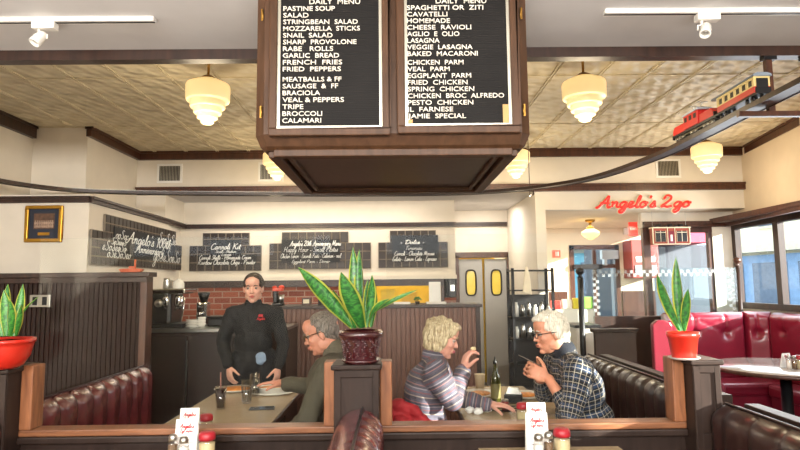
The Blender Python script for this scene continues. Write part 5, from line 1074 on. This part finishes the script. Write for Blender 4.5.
# ------------------------------------------------------------ people
def V(*a): return Vector(a)
def frame(f, u):
    f = Vector(f).normalized(); u = Vector(u); u = (u-f*u.dot(f)).normalized(); l = u.cross(f); return Matrix((f, l, u)).transposed()
def frame_u(u, f):
    u = Vector(u).normalized(); f = Vector(f); f = (f-u*f.dot(u)).normalized(); l = u.cross(f); return Matrix((f, l, u)).transposed()
class Blob:
    def __init__(s): s.b = MB()
    def seg(s, p0, r0, p1, r1, fl=1.0):
        p0, p1 = Vector(p0), Vector(p1); s.b.ball(p0, r0, 10); s.b.ball(p1, r1, 10); s.b.tube([p0, p1], [r0, r1], 20, 0, True); return s
    def chain(s, pts, rs):
        for i in range(len(pts)-1): s.seg(pts[i], rs[i], pts[i+1], rs[i+1])
        return s
    def ell(s, c, r, R=None): s.b.ball(c, r, 16, 0, R); return s
    def out(s, name, m, parent, voxel=.006, smooth=4, disp=None, bones=None, keep=None):
        o0 = parent.location if parent.type == 'EMPTY' else parent.parent.location
        s.b.v = [v-o0 for v in s.b.v]; o = s.b.build(name, m, None)
        md = o.modifiers.new('r', 'REMESH'); md.mode = 'VOXEL'; md.voxel_size = voxel; md.use_smooth_shade = True
        if smooth: sm = o.modifiers.new('s', 'SMOOTH'); sm.iterations = smooth; sm.factor = .5
        dg = bpy.context.evaluated_depsgraph_get(); me = bpy.data.meshes.new_from_object(o.evaluated_get(dg)); bpy.data.objects.remove(o); me.name = name
        n = len(me.vertices); co = np.empty(n*3); me.vertices.foreach_get('co', co); co = co.reshape(-1, 3)
        if disp:
            no = np.empty(n*3); me.vertices.foreach_get('normal', no); no = no.reshape(-1, 3)
            for i in range(n):
                c = co[i]; d = 0
                for (amp, fx, fy, fz) in disp: d += amp*noise.noise(Vector((c[0]*fx, c[1]*fy, c[2]*fz)))
                co[i] += no[i]*d
            me.vertices.foreach_set('co', co.ravel())
        if bones:
            best = np.full(n, 1e9); u = np.zeros(n); w_ = np.zeros(n); idx = np.zeros(n)
            for bi, (a, b_, ref, r_) in enumerate(bones):
                a = np.array(a-o0); b_ = np.array(b_-o0); d = b_-a; L_ = np.linalg.norm(d); d = d/L_; rel = co-a; t = rel@d; tc = np.clip(t, 0, L_); q = rel-np.outer(tc, d)
                dist = np.linalg.norm(q, axis=1)/r_; ref = np.array(ref, dtype=float); ref -= d*ref.dot(d); ref /= np.linalg.norm(ref); bi2 = np.cross(d, ref)
                ang = np.arctan2(q@bi2, q@ref); m_ = dist < best; best[m_] = dist[m_]; u[m_] = t[m_]+bi*.013; w_[m_] = (ang*r_)[m_]
            at_ = me.attributes.new('cloth', 'FLOAT_VECTOR', 'POINT'); at_.data.foreach_set('vector', np.stack([u, w_, idx], 1).ravel())
        me.materials.clear(); me.materials.append(m); me.polygons.foreach_set('use_smooth', [True]*len(me.polygons)); me.update()
        o = bpy.data.objects.new(name, me); COL.objects.link(o); o.parent = parent; return o
def skin(name, c, c2='b5553f'):
    m = mat(name, c, .5, var=.06, vs=25, sub=.12); return m
def hand(B, w_, d, pn, ts, curl=(.35, .45, .35), sp=.0, sc=1.0, tc=.3, curls=None):
    """palm, four separate fingers and a thumb; d: wrist to fingers, pn: palm normal, ts: thumb side"""
    d = Vector(d).normalized(); pn = Vector(pn); pn = (pn-d*pn.dot(d)).normalized(); a = d.cross(pn); a = a if a.dot(Vector(ts)) > 0 else -a; w_ = Vector(w_)
    R = Matrix((d, a, pn)).transposed(); B.ell(w_+d*.048*sc, (.052*sc, .040*sc, .016*sc), R); B.seg(w_-d*.01, .024*sc, w_+d*.03*sc, .022*sc)
    for i, L_ in enumerate((.074, .082, .076, .060)):
        p = w_+(d*(.083-(.008 if i == 3 else 0))+a*(.031-.0205*i))*sc; dd = (d+a*(.14-.09*i)*(1+sp)).normalized(); ang = 0; r0 = .0088*sc
        cc = curls[i] if curls else curl
        B.seg(p-dd*.02*sc, .0095*sc, p, r0)
        for k, fr in enumerate((.45, .31, .24)):
            ang += cc[k]; e = dd*math.cos(ang)+pn*math.sin(ang); q = p+e*L_*fr*sc; r1 = r0*.9; B.seg(p, r0, q, r1); p = q; r0 = r1
    p = w_+(d*.025+a*.026+pn*.004)*sc; e = (d*.6+a*.75+pn*.25).normalized(); q = p+e*.042*sc; B.seg(p, .0125*sc, q, .0105*sc); e2 = (e+pn*tc+d*.5).normalized(); q2 = q+e2*.030*sc; B.seg(q, .0105*sc, q2, .009*sc); B.seg(q2, .009*sc, q2+(e2+pn*tc).normalized()*.020*sc, .0075*sc)
def head(B, c, R, k=1.0, female=False, heavy=0):
    def P(x, y, z): return c+R @ (Vector((x, y, z))*k)
    def E(x, y, z, r): B.ell(P(x, y, z), tuple(q*k for q in r), R)
    E(-.018, 0, .030, (.094, .074, .084)); E(.030, 0, -.015, (.058, .060, .080)); E(.030, 0, -.066, (.050, .048+heavy*.5, .046+heavy)); E(.066, 0, -.098, (.020, .022, .015)); E(.055, 0, .05, (.04, .055, .05))
    B.seg(P(.080, 0, .012), .007*k, P(.102, 0, -.026), .0105*k); E(.090, .010, -.030, (.010, .0075, .0075)); E(.090, -.010, -.030, (.010, .0075, .0075))
    for s in (-1, 1):
        E(.076, s*.027, .024, (.014, .024, .008)); E(.056, s*.036, -.022, (.026, .020, .022)); E(-.002, s*.073, -.006, (.019, .009, .030)); E(-.002, s*.071, -.028, (.010, .009, .012)); E(.0, s*.050, -.062, (.042, .014, .032))
    E(.086, 0, -.055, (.013, .023, .0065)); E(.084, 0, -.067, (.012, .020, .0070))
    return P
def face_parts(body, P, R, k, brow, lip, closed=False, glasses=None, iris='4a3526'):
    o0 = body.parent.location
    for s in (-1, 1):
        b = MB(); b.ball(P(.0735, s*.030, .006)-o0, .0120*k, 12); e = b.build('eye', mat('eye_white', 'a8988e', .3, var=.02), body)
        b = MB(); b.ball(P(.0808, s*.030, .005)-o0, .0072*k, 10); b.build('iris', mat('iris_'+iris, iris, .2), body)
    b = MB()
    for s in (-1, 1): b.tube([P(.092, s*.014, .022)-o0, P(.094, s*.028, .029)-o0, P(.082, s*.045, .024)-o0], [.003*k, .0038*k, .0022*k], 7)
    b.build('eyebrows', brow, body)
    b = MB(); b.tube([P(.088, -.022, -.058)-o0, P(.0975, -.008, -.0555)-o0, P(.0985, 0, -.0565)-o0, P(.0975, .008, -.0555)-o0, P(.088, .022, -.058)-o0], [.002, .004, .0042, .004, .002], 7).tube([P(.088, -.020, -.063)-o0, P(.0965, 0, -.0655)-o0, P(.088, .020, -.063)-o0], [.002, .0048, .002], 7).build('lips', lip, body)
    if glasses:
        b = MB()
        for s in (-1, 1):
            n = 20; b.tube([P(.103+.004*math.cos(2*PI*i/n)-.012*abs(math.sin(0))-(.012 if 1 else 0)*max(0, math.cos(2*PI*i/n))*.6, s*(.031+.023*math.cos(2*PI*i/n)), .004+.017*math.sin(2*PI*i/n))-o0 for i in range(n+1)], .0022*k, 6, caps=False)
            b.tube([P(.096, s*.055, .010)-o0, P(.05, s*.076, .012)-o0, P(-.005, s*.081, .010)-o0, P(-.022, s*.080, -.008)-o0], .0026*k, 6)
        b.tube([P(.104, -.008, .008)-o0, P(.108, 0, .011)-o0, P(.104, .008, .008)-o0], .0024*k, 6); b.build('eyeglasses', glasses, body)
def hairmat(name, a, b_):
    m, N, L, bs = nodes(name); tc = N.new('ShaderNodeTexCoord'); mp = N.new('ShaderNodeMapping'); mp.inputs['Scale'].default_value = (60, 60, 8); nz = N.new('ShaderNodeTexNoise'); nz.inputs['Scale'].default_value = 3; nz.inputs['Detail'].default_value = 5; nz.inputs['Distortion'].default_value = .4
    L.new(tc.outputs['Object'], mp.inputs[0]); L.new(mp.outputs[0], nz.inputs['Vector']); r = N.new('ShaderNodeValToRGB'); r.color_ramp.elements[0].position = .35; r.color_ramp.elements[1].position = .65; r.color_ramp.elements[0].color = lin(a); r.color_ramp.elements[1].color = lin(b_)
    L.new(nz.outputs['Fac'], r.inputs[0]); L.new(r.outputs[0], bs.inputs['Base Color']); bs.inputs['Roughness'].default_value = .5; bp = N.new('ShaderNodeBump'); bp.inputs['Strength'].default_value = .8; bp.inputs['Distance'].default_value = .006; L.new(nz.outputs['Fac'], bp.inputs['Height']); L.new(bp.outputs[0], bs.inputs['Normal']); return m
def hair(body, P, R, k, shapes, m, amp=.006, name='hair', fz=25):
    B = Blob()
    for s in shapes:
        if len(s) == 4: B.ell(P(*s[:3]), tuple(q*k for q in s[3]), R)
        else: B.seg(P(*s[0:3]), s[3]*k, P(*s[4:7]), s[7]*k)
    return B.out(name, m, body, .004, 2, [(amp, 70, 70, fz), (amp*1.2, 25, 25, 18)])
def stripes(name):
    m, N, L, bs = nodes(name); a = N.new('ShaderNodeAttribute'); a.attribute_name = 'cloth'; sp = N.new('ShaderNodeSeparateXYZ'); L.new(a.outputs['Vector'], sp.inputs[0])
    mu = N.new('ShaderNodeMath'); mu.operation = 'MULTIPLY'; mu.inputs[1].default_value = 1/.085; L.new(sp.outputs[0], mu.inputs[0]); fr = N.new('ShaderNodeMath'); fr.operation = 'FRACT'; L.new(mu.outputs[0], fr.inputs[0])
    r = N.new('ShaderNodeValToRGB'); r.color_ramp.interpolation = 'CONSTANT'; cr = r.color_ramp; cr.elements[0].position = 0; cr.elements[0].color = lin('4b4652'); cr.elements[1].position = .16; cr.elements[1].color = lin('9a8a80')
    for p_, c in ((.22, '5a5562'), (.40, '7a4f55'), (.47, '5e5a69'), (.62, '8f8a93'), (.68, '4e4955'), (.82, '966a6a'), (.87, '57525f')): e = cr.elements.new(p_); e.color = lin(c)
    L.new(fr.outputs[0], r.inputs[0]); L.new(r.outputs[0], bs.inputs['Base Color']); bs.inputs['Roughness'].default_value = .85; return m
def plaid(name):
    m, N, L, bs = nodes(name); a = N.new('ShaderNodeAttribute'); a.attribute_name = 'cloth'; sp = N.new('ShaderNodeSeparateXYZ'); L.new(a.outputs['Vector'], sp.inputs[0])
    def band(o, per, w_, ph=0):
        ad = N.new('ShaderNodeMath'); ad.operation = 'ADD'; ad.inputs[1].default_value = ph; L.new(o, ad.inputs[0]); mu = N.new('ShaderNodeMath'); mu.operation = 'MULTIPLY'; mu.inputs[1].default_value = 1/per; L.new(ad.outputs[0], mu.inputs[0]); fr = N.new('ShaderNodeMath'); fr.operation = 'FRACT'; L.new(mu.outputs[0], fr.inputs[0]); lt = N.new('ShaderNodeMath'); lt.operation = 'LESS_THAN'; lt.inputs[1].default_value = w_; L.new(fr.outputs[0], lt.inputs[0]); return lt.outputs[0]
    def mixc(fac, A, Bc):
        mx = N.new('ShaderNodeMix'); mx.data_type = 'RGBA'; L.new(fac, mx.inputs['Factor'])
        if isinstance(A, str): mx.inputs['A'].default_value = lin(A)
        else: L.new(A, mx.inputs['A'])
        mx.inputs['B'].default_value = lin(Bc); return mx.outputs['Result']
    def half(f, k):
        mu = N.new('ShaderNodeMath'); mu.operation = 'MULTIPLY'; mu.inputs[1].default_value = k; L.new(f, mu.inputs[0]); return mu.outputs[0]
    c = mixc(half(band(sp.outputs[0], .048, .5), .6), '15181f', '2b4468'); c = mixc(half(band(sp.outputs[1], .048, .5), .5), c, '101319')
    for o, ph in ((sp.outputs[0], .0), (sp.outputs[1], .0)): c = mixc(half(band(o, .024, .14, ph+.010), .5), c, 'cbbfae')
    L.new(c, bs.inputs['Base Color']); bs.inputs['Roughness'].default_value = .85; return m
FOLD = [(.010, 14, 14, 9), (.005, 30, 30, 22)]
def person(name_root, label, loc, hd, f, up, k, hips, chest, neck, arms, legs, sk, shirt, pants, build=(1, 1), female=False, tf=None, heavy=0, voxel=.0045, collar=None):
    t = thing('person', label, 'person', loc); R = frame(f, up); B = Blob(); P = head(B, V(*hd), R, k, female, heavy)
    hips, chest, neck = V(*hips), V(*chest), V(*neck); bw, bd = build; tf = Vector(tf or f); tf.z = 0; tf.normalize(); spine = (neck-hips)
    RS = frame_u(chest-hips, tf); RC = frame_u(neck-hips, tf)
    B.seg(P(-.025, 0, -.05), (.045 if female else .053)*k+heavy*.4, neck, (.047 if female else .056)*k); B.seg(neck-(neck-chest)*.2, .055, chest, .085*bd); B.ell(chest, (.08*bd, .13*bw, .14), RC); B.seg(chest, .08*bd, hips, .08*bd); B.ell(hips, (.09*bd, .14*bw, .09), RS)
    S = Blob(); bones = [(hips-RS @ V(0, 0, .1), neck, tf, .13)]
    S.ell(chest, (.118*bd, .178*bw, .17), RC); mid = (hips+chest)/2; S.ell(mid, (.128*bd, .165*bw, .17), RS); S.ell(hips+V(0, 0, .01), (.138*bd, .178*bw, .115), RS); S.seg(neck-V(0, 0, .03), .064, chest, .10*bd); S.seg(P(-.025, 0, -.05)*.35+neck*.65, (.053 if female else .062)*k+heavy*.4, neck, .064)
    for (sh, el, wr, d, pn, ts, curl, cuffpos) in arms:
        sh, el, wr = V(*sh), V(*el), V(*wr)
        B.chain([neck-V(0, 0, .06), sh, el, wr], [.05, .047, .036, .024]); B.seg(el, .038, el+(wr-el)*.35, .037)
        hand(B, wr, d, pn, ts, *(curl if isinstance(curl, tuple) and isinstance(curl[0], tuple) else (curl,)), sc=.95 if female else 1.0)
        ce = el+(wr-el)*cuffpos; S.chain([neck-V(0, 0, .05), sh, el, ce], [.062, .068*bw, .053, .043]); S.seg(sh, .066*bw, chest, .09*bd); S.seg(sh, .06*bw, neck-V(0, 0, .055), .055)
        bones += [(sh, el, tf, .06), (el, wr, tf, .05)]
    T = Blob(); T.ell(hips, (.135*bd, .172*bw, .11), RS)
    for (kn, an, toe) in legs:
        kn, an, toe = V(*kn), V(*an), V(*toe); side = (kn-hips); l = RS @ V(0, 1, 0); s = 1 if side.dot(l) > 0 else -1; hp = hips+l*s*.09
        B.chain([hp, kn, an], [.075, .05, .035]); B.seg(an-V(0, 0, .03), .032, toe, .028); T.chain([hp, kn, an+V(0, 0, .03)], [.094*max(1, bd), .068, .052])
    body = B.out('body', sk, t, voxel, 3)
    sh_ = S.out('shirt', shirt, t, .007, 4, FOLD, bones); pa = T.out('trousers', pants, t, .009, 4, FOLD)
    if collar:
        c0 = neck+(P(-.025, 0, -.05)-neck)*.15; c1 = neck+(P(-.025, 0, -.05)-neck)*.45; Q = Blob(); Q.seg(c0, .068 if not female else .060, c1, (.060 if not female else .052)*k+heavy*.4); Q.out(collar[0], collar[1], t, .005, 2)
    for (kn, an, toe) in legs:
        an, toe = V(*an), V(*toe); Q = Blob(); Q.seg(an-V(0, 0, .035), .042, toe, .036); Q.out('shoe', M['blackp'], t, .008, 3)
    return t, body, P, R
# man in olive jacket (left table), facing -x
sk1 = skin('fair_skin_ruddy', 'c98a72'); o = at(323, 332, 3.32)
t, body, P, R = person('m1', 'older man in olive jacket and glasses reaching across the left table', (-.40, 3.32, 0), (o.x-.01, 3.32, o.z-.005), (-1, -.12, -.36), (-.25, 0, 1), .97,
 (-.41, 3.32, .58), (-.365, 3.32, .94), (-.335, 3.32, 1.115),
 [((-.35, 3.12, 1.05), (-.45, 3.03, .82), (-.59, 3.14, .70), (-1, .3, -.1), (0, 0, -1), (0, 1, 0), (.3, .4, .3), .95),
  ((-.36, 3.51, 1.05), (-.50, 3.58, .885), (-.675, 3.62, .905), (-1, .05, .05), (0, -.1, -1), (0, -1, .2), (.12, .2, .15), .93)],
 [((-.82, 3.22, .54), (-.84, 3.22, .09), (-.99, 3.22, .05)), ((-.82, 3.44, .54), (-.84, 3.44, .09), (-.99, 3.44, .05))],
 sk1, mat('olive_jacket', '4a4538', .85, var=.12, vs=10), mat('dark_trousers', '23242a', .9), (1.12, 1.15), heavy=.006, collar=('jacket_collar', mat('olive_corduroy', '5c5546', .9, var=.15, vs=60)))
g1 = hairmat('grey_brown_hair', '4a423c', '8d8379'); face_parts(body, P, R, .97, g1, mat('lip_pink', 'a8604f', .5), glasses=mat('thin_gold_rims', '6e5a46', .3, .7))
hair(body, P, R, .97, [(-.048, 0, .005, (.062, .077, .074)), (-.025, 0, .048, (.089, .0765, .0735)), (-.012, .069, .010, (.036, .012, .040)), (-.012, -.069, .010, (.036, .012, .040)), (-.06, 0, -.03, (.045, .06, .045))], g1, .002)
# woman in striped sweater (right table), facing +x
sk2 = skin('fair_skin_pink', 'd49a88'); o = at(442, 338, 3.2)
t, body, P, R = person('w', 'older woman with blond bob in a striped sweater eating at the right table', (.10, 3.2, 0), (o.x, 3.2, o.z), (1, -.16, -.30), (.2, 0, 1), .87,
 (.125, 3.2, .58), (.165, 3.2, .92), (.210, 3.2, 1.11),
 [((.21, 3.03, 1.045), (.290, 3.02, .905), (.350, 3.07, 1.045), (.25, .05, 1), (.9, .2, -.2), (.1, -.6, .3), (.55, .8, .6), .97),
  ((.22, 3.37, 1.045), (.37, 3.48, .83), (.54, 3.44, .80), (1, -.3, .0), (0, 0, -1), (0, -1, 0), (.2, .3, .2), .95)],
 [((.48, 3.04, .54), (.44, 3.04, .09), (.56, 3.04, .05)), ((.48, 3.26, .54), (.44, 3.26, .09), (.56, 3.26, .05))],
 sk2, stripes('striped_knit'), mat('blue_jeans', '2c3a52', .9), (1.0, .98), True)
g2 = hairmat('ash_blond_hair', '8d7758', 'd8c7a4'); face_parts(body, P, R, .87, g2, mat('lip_rose', 'b0505a', .45))
hair(body, P, R, .87, [(-.015, 0, .052, (.104, .086, .078)), (-.055, 0, .0, (.068, .085, .085)), (-.05, 0, -.055, (.055, .078, .055)), (-.01, .068, -.02, (.050, .022, .068)), (-.01, -.070, -.015, (.050, .022, .066)), (.060, 0, .088, (.038, .056, .026)), (.052, -.050, .06, (.03, .02, .03)), (.052, .050, .06, (.03, .02, .03))], g2, .010)
v = at(470, 352, 3.07); bb = MB(); bb.ball((0, 0, 0), (.016, .012, .010), 8); o = bb.build('bread_piece', mat('bread_crust', 'd9c49a', .8, bump=.5)); o.location = (.408, 3.075, 1.160); tag(o, 'small piece of bread pinched in the raised hand of the woman in stripes', 'bread')
# man in plaid shirt, facing -x
sk3 = skin('fair_skin_tan', 'cc8b70'); o = at(550.5, 333, 3.2)
t, body, P, R = person('m2', 'white haired man in a navy plaid shirt and glasses eating at the right table', (1.0, 3.2, 0), (o.x, 3.2, o.z), (-1, -.14, -.14), (-.1, 0, 1), .92,
 (1.06, 3.2, .58), (.975, 3.2, .93), (.925, 3.2, 1.115),
 [((.935, 3.01, 1.05), (.87, 2.96, .86), (.800, 3.10, 1.0), (-.8, .32, .38), (.1, .9, -.25), (0, 0, 1), (.7, 1.1, .9), .42),
  ((.935, 3.39, 1.05), (.85, 3.42, .86), (.800, 3.29, 1.0), (-.8, -.32, .38), (.1, -.9, -.25), (0, 0, 1), (.7, 1.1, .9), .5)],
 [((.69, 3.13, .54), (.77, 3.13, .09), (.64, 3.13, .05)), ((.69, 3.37, .54), (.77, 3.37, .09), (.64, 3.37, .05))],
 sk3, plaid('navy_plaid_flannel'), mat('khaki_trousers', '6b5c48', .9), (1.12, 1.12), heavy=.004, collar=('shirt_collar', mat('navy_collar', '161a26', .85)))
g3 = hairmat('white_hair', 'b8ac9a', 'efe9dc'); face_parts(body, P, R, .92, g3, MC['lip_pink'], glasses=M['blackp'], iris='3f4a58')
hair(body, P, R, .92, [(-.018, 0, .054, (.098, .083, .072)), (-.055, 0, .01, (.062, .082, .080)), (-.06, 0, -.045, (.045, .062, .048)), (-.022, .070, .018, (.042, .018, .050)), (-.022, -.070, .018, (.042, .018, .050)), (.052, 0, .090, (.040, .058, .024)), (.01, 0, .112, (.06, .06, .022))], g3, .009)
o = MB().tube([(.80, 3.185, 1.045), (.69, 3.18, 1.10)], .0028, 6).tube([(.69, 3.18, 1.10), (.665, 3.18, 1.112)], .006, 6, flat=.3).build('fork', M['steel']); tag(o, 'steel fork held in the hands of the man in the plaid shirt', 'fork')
# waitress, standing, facing the viewer
sk4 = skin('light_skin', 'd3a08a'); WY = 4.56; o = at(254, 288, WY); cx = o.x
t, body, P, R = person('wt', 'waitress in a black long-sleeved polo with dark hair tied back, standing at the left table', (cx, WY, 0), (o.x, WY-.02, o.z), (.10, -1, -.08), (0, 0, 1), .97,
 (cx-.0, WY+.03, .93), (cx-.01, WY+.02, 1.20), (cx-.005, WY+.01, 1.355),
 [((cx-.170, WY+.02, 1.285), (cx-.245, WY+.03, 1.06), (cx-.155, WY-.10, .90), (.15, -.25, -1), (.6, .6, 0), (.7, -.7, 0), (.35, .45, .3), .95),
  ((cx+.165, WY+.02, 1.285), (cx+.225, WY+.04, 1.06), (cx+.205, WY-.06, .885), (-.05, -.15, -1), (-.7, .3, 0), (-.6, -.7, 0), (.35, .45, .3), .95)],
 [((cx+.09, WY+.0, .50), (cx+.095, WY+.04, .09), (cx+.10, WY-.09, .04)), ((cx-.09, WY+.0, .50), (cx-.095, WY+.04, .09), (cx-.10, WY-.09, .04))],
 sk4, mat('black_polo', '121316', .8, var=.15), mat('black_trousers', '17181d', .85), (.88, .80), True, tf=(0, -1, 0), collar=('polo_collar', mat('black_rib', '0e0f11', .85)))
g4 = hairmat('dark_brown_hair', '1a1411', '352821'); face_parts(body, P, R, .97, g4, mat('lip_coral', 'b3544e', .45))
hair(body, P, R, .97, [(-.028, 0, .042, (.094, .080, .082)), (-.05, 0, .0, (.062, .078, .08)), (-.018, .064, .030, (.045, .018, .050)), (-.018, -.064, .030, (.045, .018, .050)), (-.105, 0, .03, (.035, .04, .04)), (.022, 0, .078, (.060, .064, .034)), (.03, .058, .045, (.03, .016, .035)), (.03, -.058, .045, (.03, .016, .035))], g4, .002)
o0 = t.location
lg = script(MB(), "Angelo's", .062, .0022, .2, .050, 1.242, -.116, 3, 4, 1.0); lg.box(.065, .098, -.118, -.112, 1.262, 1.282); lg.build('red_logo', M['redink'], t)
b = Blob(); b.ell(V(cx+.085, WY-.112, .955), (.042, .016, .05)); b.out('blue_cloth', mat('faded_blue_cloth', '7f93ab', .85), t, .006, 3, [(.008, 40, 40, 40)])
# red jacket on the bench behind the woman
JZ = V(.0, 0, .10)
B = Blob(); B.chain([V(-.0, 2.98, .70)+JZ, V(.0, 2.98, .79)+JZ, V(.08, 2.97, .77)+JZ, V(.19, 2.96, .66)+JZ], [.04, .038, .035, .03]); B.chain([V(.02, 2.95, .72)+JZ, V(.12, 2.94, .64)+JZ, V(.24, 2.95, .58)+JZ], [.04, .04, .03]); B.chain([V(.0, 2.97, .75), V(.02, 2.97, .52)], [.045, .05])
t = thing('red_jacket', 'crumpled red jacket on the bench behind the woman in stripes', 'jacket', (.05, 2.98, .46)); B.out('cloth', mat('red_fabric', '9c1a22', .75, var=.2), t, .006, 3, [(.016, 18, 18, 18), (.008, 40, 40, 40)])
b = Blob(); b.ell(V(.055, 2.91, .80), (.040, .010, .03)); b.out('tan_lining', mat('tan_lining', 'b98a66', .8), t, .005, 2)
